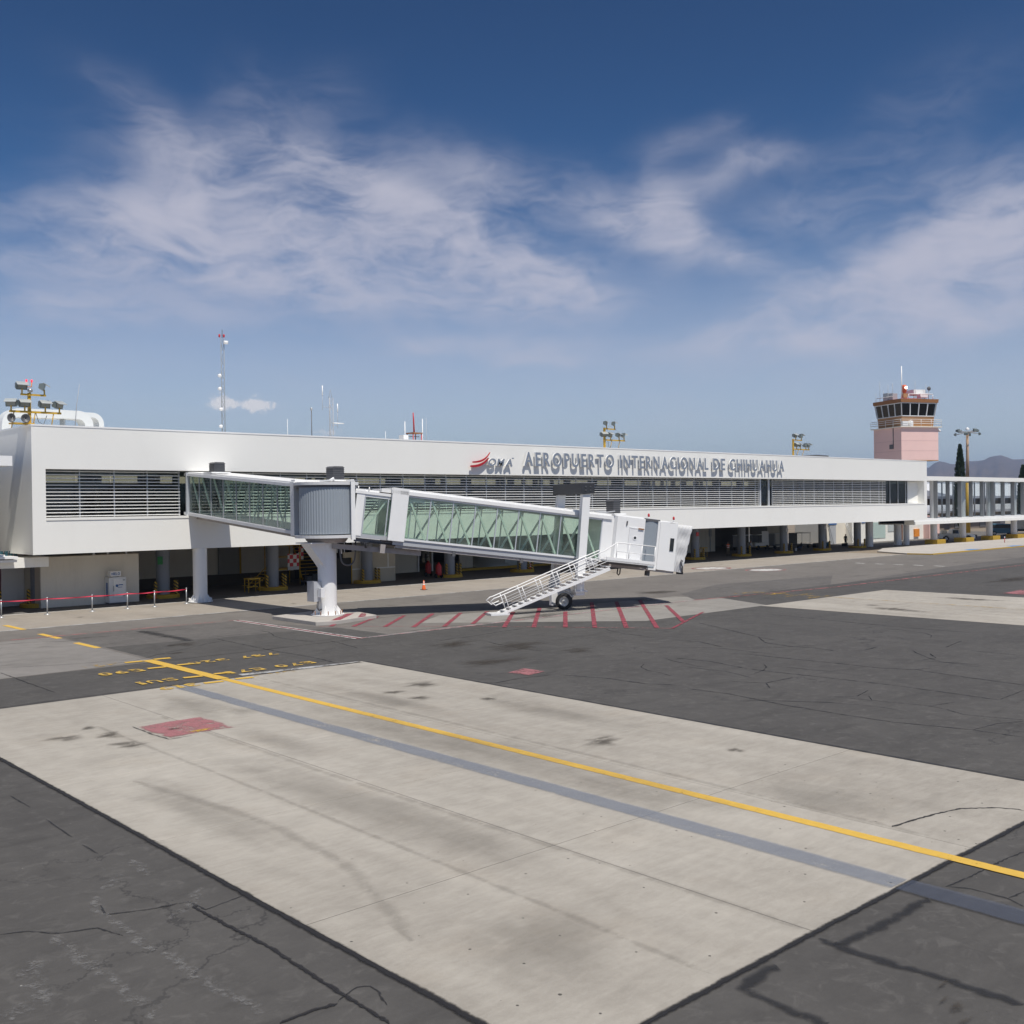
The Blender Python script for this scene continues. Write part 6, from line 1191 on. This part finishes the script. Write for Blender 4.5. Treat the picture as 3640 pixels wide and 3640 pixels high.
for a in (113.1, 115.1):
    for b in (77.3, 78.7): MB().tube([(a, b-.12, .3), (a, b+.12, .3)], .3, 16).build('wheel', tyre, TU)
for a in (113.3, 115.3): MB().tube([(a, 77.35, .95), (a, 77.35, 1.9)], .03, 6).build('canopy_post', dkgrey, TU)
def ladder(x, y, label, lean):
    l = thing('ladder', label, 'ladder', (x, y, 0), group='ladders leaning on the wall')
    for s in (-.22, .22): MB().tube([(x+s, y, 0), (x+s+lean, y+.9, 3.3)], .03, 6).build('rail', alu, l)
    for k in range(10): f = (k+.5)/10; MB().tube([(x-.22+lean*f, y+.9*f, 3.3*f), (x+.22+lean*f, y+.9*f, 3.3*f)], .02, 6).build('rung', alu, l)
ladder(132.3, 77.9, 'aluminium ladder leaning upright near the far double door', 0); ladder(134.8, 76.0, 'aluminium ladder leaning askew behind the white columns', -.9)
def bucket(x, y, label): b = thing('bucket', label, 'bucket', (x, y, 0), group='buckets on the floor'); MB().lathe([(.13, .005), (.17, .36), (.155, .35), (.12, .03), (0, .03)], (x, y, 0), 16).build('pail', bluep if x > 120 else whitec, b); MB().tube([(x-.16, y, .35), (x-.1, y-.1, .42), (x+.1, y-.1, .42), (x+.16, y, .35)], .01, 5).build('handle', steel, b)
bucket(113.8, 72.2, 'pale bucket beside the crouching person'); bucket(126.2, 75.5, 'blue bucket on the floor near the far double door')
for i, (x, y, s) in enumerate(((124.4, 75.8, .9), (127.2, 76.0, 1.0), (129.0, 74.2, .7))):
    b = thing('tool_bag', ['dark bulky bag left of the blue bucket', 'teal equipment box right of the blue bucket', 'dark bag at the feet of the person by the ladders'][i], 'bag', (x, y, 0)); MB().box(x-.5*s, x+.5*s, y-.3, y+.3, .01, .6*s).build('body', [charcoal, tealg, charcoal][i], b, bevel=.12*s); MB().tube([(x-.25, y-.3, .5*s), (x-.12, y-.32, .68*s), (x+.12, y-.32, .68*s), (x+.25, y-.3, .5*s)], .02, 6).build('handle', dkgrey, b)

# vehicles
def wheel_at(par, x, y, r=.38, w_=.24):
    t_ = MB().tube([(x, y-w_/2, r), (x, y+w_/2, r)], r, 22).build('wheel', tyre, par); MB().lathe([(0, 0), (r*.62, 0), (r*.62, .01), (0, .02)], (0, 0, 0), 16)
    for s in (-1, 1): MB().tube([(x, y+s*(w_/2+.001), r), (x, y+s*(w_/2+.02), r)], r*.6, 16).build('rim', chrome, t_)
def pickup(x, y, rz, label):
    p = thing('pickup_truck', label, 'pickup truck', (x, y, 0), rz, world=False)
    def arch(cx_): return [(cx_+.47*math.cos(rad(a)), .40+.47*math.sin(rad(a))) for a in range(0, 181, 20)]
    out = [(2.62, .38), (2.66, .62), (2.60, .88), (2.30, 1.02), (1.35, 1.10), (-2.62, 1.12), (-2.68, .62), (-2.6, .42)]+[(q[0], q[1]) for q in arch(-1.6)[::-1]]+[(-1.1, .36), (1.15, .36)]+[(q[0], q[1]) for q in arch(1.65)[::-1]]
    for s0, s1 in ((-.90, .90),): b = MB().prism(out, 'y', s0, s1).build('body', carw, p, bevel=.03)
    MB().add([(-.72, -.84, 1.10), (1.30, -.84, 1.10), (1.30, .84, 1.10), (-.72, .84, 1.10), (-.60, -.70, 1.76), (.42, -.70, 1.76), (.42, .70, 1.76), (-.60, .70, 1.76)], [(0, 3, 2, 1), (4, 5, 6, 7), (0, 1, 5, 4), (1, 2, 6, 5), (2, 3, 7, 6), (3, 0, 4, 7)]).build('cabin', carw, p, bevel=.04)
    for s in (-1, 1):
        f = lambda a, b_, z0, z1: None
        MB().add([(-.60, s*.835, 1.14), (.25, s*.835, 1.14), (.22, s*.727, 1.66), (-.54, s*.727, 1.66)], [(0, 1, 2, 3)]).build('side_window', carglass, p); MB().add([(.32, s*.835, 1.14), (1.12, s*.835, 1.14), (.50, s*.727, 1.66), (.29, s*.727, 1.66)], [(0, 1, 2, 3)]).build('side_window', carglass, p)
        MB().box(2.50, 2.64, s*.62-.2, s*.62+.2, .74, .90).build('headlight', lensm, p); MB().box(-2.70, -2.60, s*.78-.08, s*.78+.08, .75, 1.05).build('tail_light', redm, p); MB().box(1.0, 1.15, s*.98-.1, s*.98+.1, 1.15, 1.3).build('mirror', carw, p)
    MB().add([(1.27, -.76, 1.15), (1.27, .76, 1.15), (.48, .64, 1.72), (.48, -.64, 1.72)], [(0, 1, 2, 3)]).build('windscreen', carglass, p)
    MB().box(-2.5, -.80, -.74, .74, 1.122, 1.135).build('bed_floor', dkgrey, p); MB().box(2.55, 2.95, -.85, .85, .38, .95).build('bull_bar', charcoal, p, bevel=.05); MB().box(-2.82, -2.62, -.8, .8, .42, .58).build('bumper', steel, p); MB().box(-1.9, -1.3, -.4, .3, 1.14, 1.62).build('cargo_box', cream, p)
    for a in (-1.6, 1.65):
        for b in (-.80, .80): wheel_at(p, a, b)
pickup(152.9, 68.75+1.2, rad(-45), 'white pickup truck parked under the connector walkway')
VN = thing('parked_van', 'blue van parked behind the connector columns at the right', 'van', (180.5, 74.5, 0), rad(-50), world=False)
MB().prism([(-2.3, .35), (2.2, .35), (2.3, .9), (1.9, 1.15), (1.3, 1.95), (-2.3, 2.0)], 'y', -.92, .92).build('body', carblue, VN, bevel=.06)
for a in (-1.5, 1.5):
    for b in (-.85, .85): wheel_at(VN, a, b, .36)
for s in (-1, 1): MB().box(-2.0, 1.1, s*.925-.006, s*.925+.006, 1.25, 1.8).build('side_window', carglass, VN)
MB().box(2.22, 2.32, -.7, .7, .6, .8).build('grille', dkgrey, VN)
TR = thing('box_truck', 'pale box truck cut off by the right frame edge under the connector', 'truck', (188.5, 74.0, 0), rad(-50), world=False)
MB().box(-3.5, 1.6, -1.2, 1.2, .9, 3.4).build('cargo_body', cream, TR); MB().prism([(1.65, .5), (3.6, .5), (3.6, 1.4), (3.2, 2.4), (1.65, 2.4)], 'y', -1.1, 1.1).build('cabin', carw, TR, bevel=.06); MB().box(-3.5, 3.4, -.5, .5, .5, .9).build('chassis', charcoal, TR)
for a in (-2.2, 2.6):
    for b in (-1.0, 1.0): wheel_at(TR, a, b, .48, .3)
MB().box(2.0, 3.0, -1.105, -1.1, 1.5, 2.2).build('side_window', carglass, TR); MB().box(2.0, 3.0, 1.1, 1.105, 1.5, 2.2).build('side_window', carglass, TR)
b = thing('marker_post', 'small red and white marker post on the pale sidewalk', 'post', (147.5, 60.5, .12)); MB().tube([(147.5, 60.5, .12), (147.5, 60.5, .75)], .05, 8).build('shaft', redm, b); MB().tube([(147.5, 60.5, .75), (147.5, 60.5, .95)], .06, 8).build('head', wpaint, b)
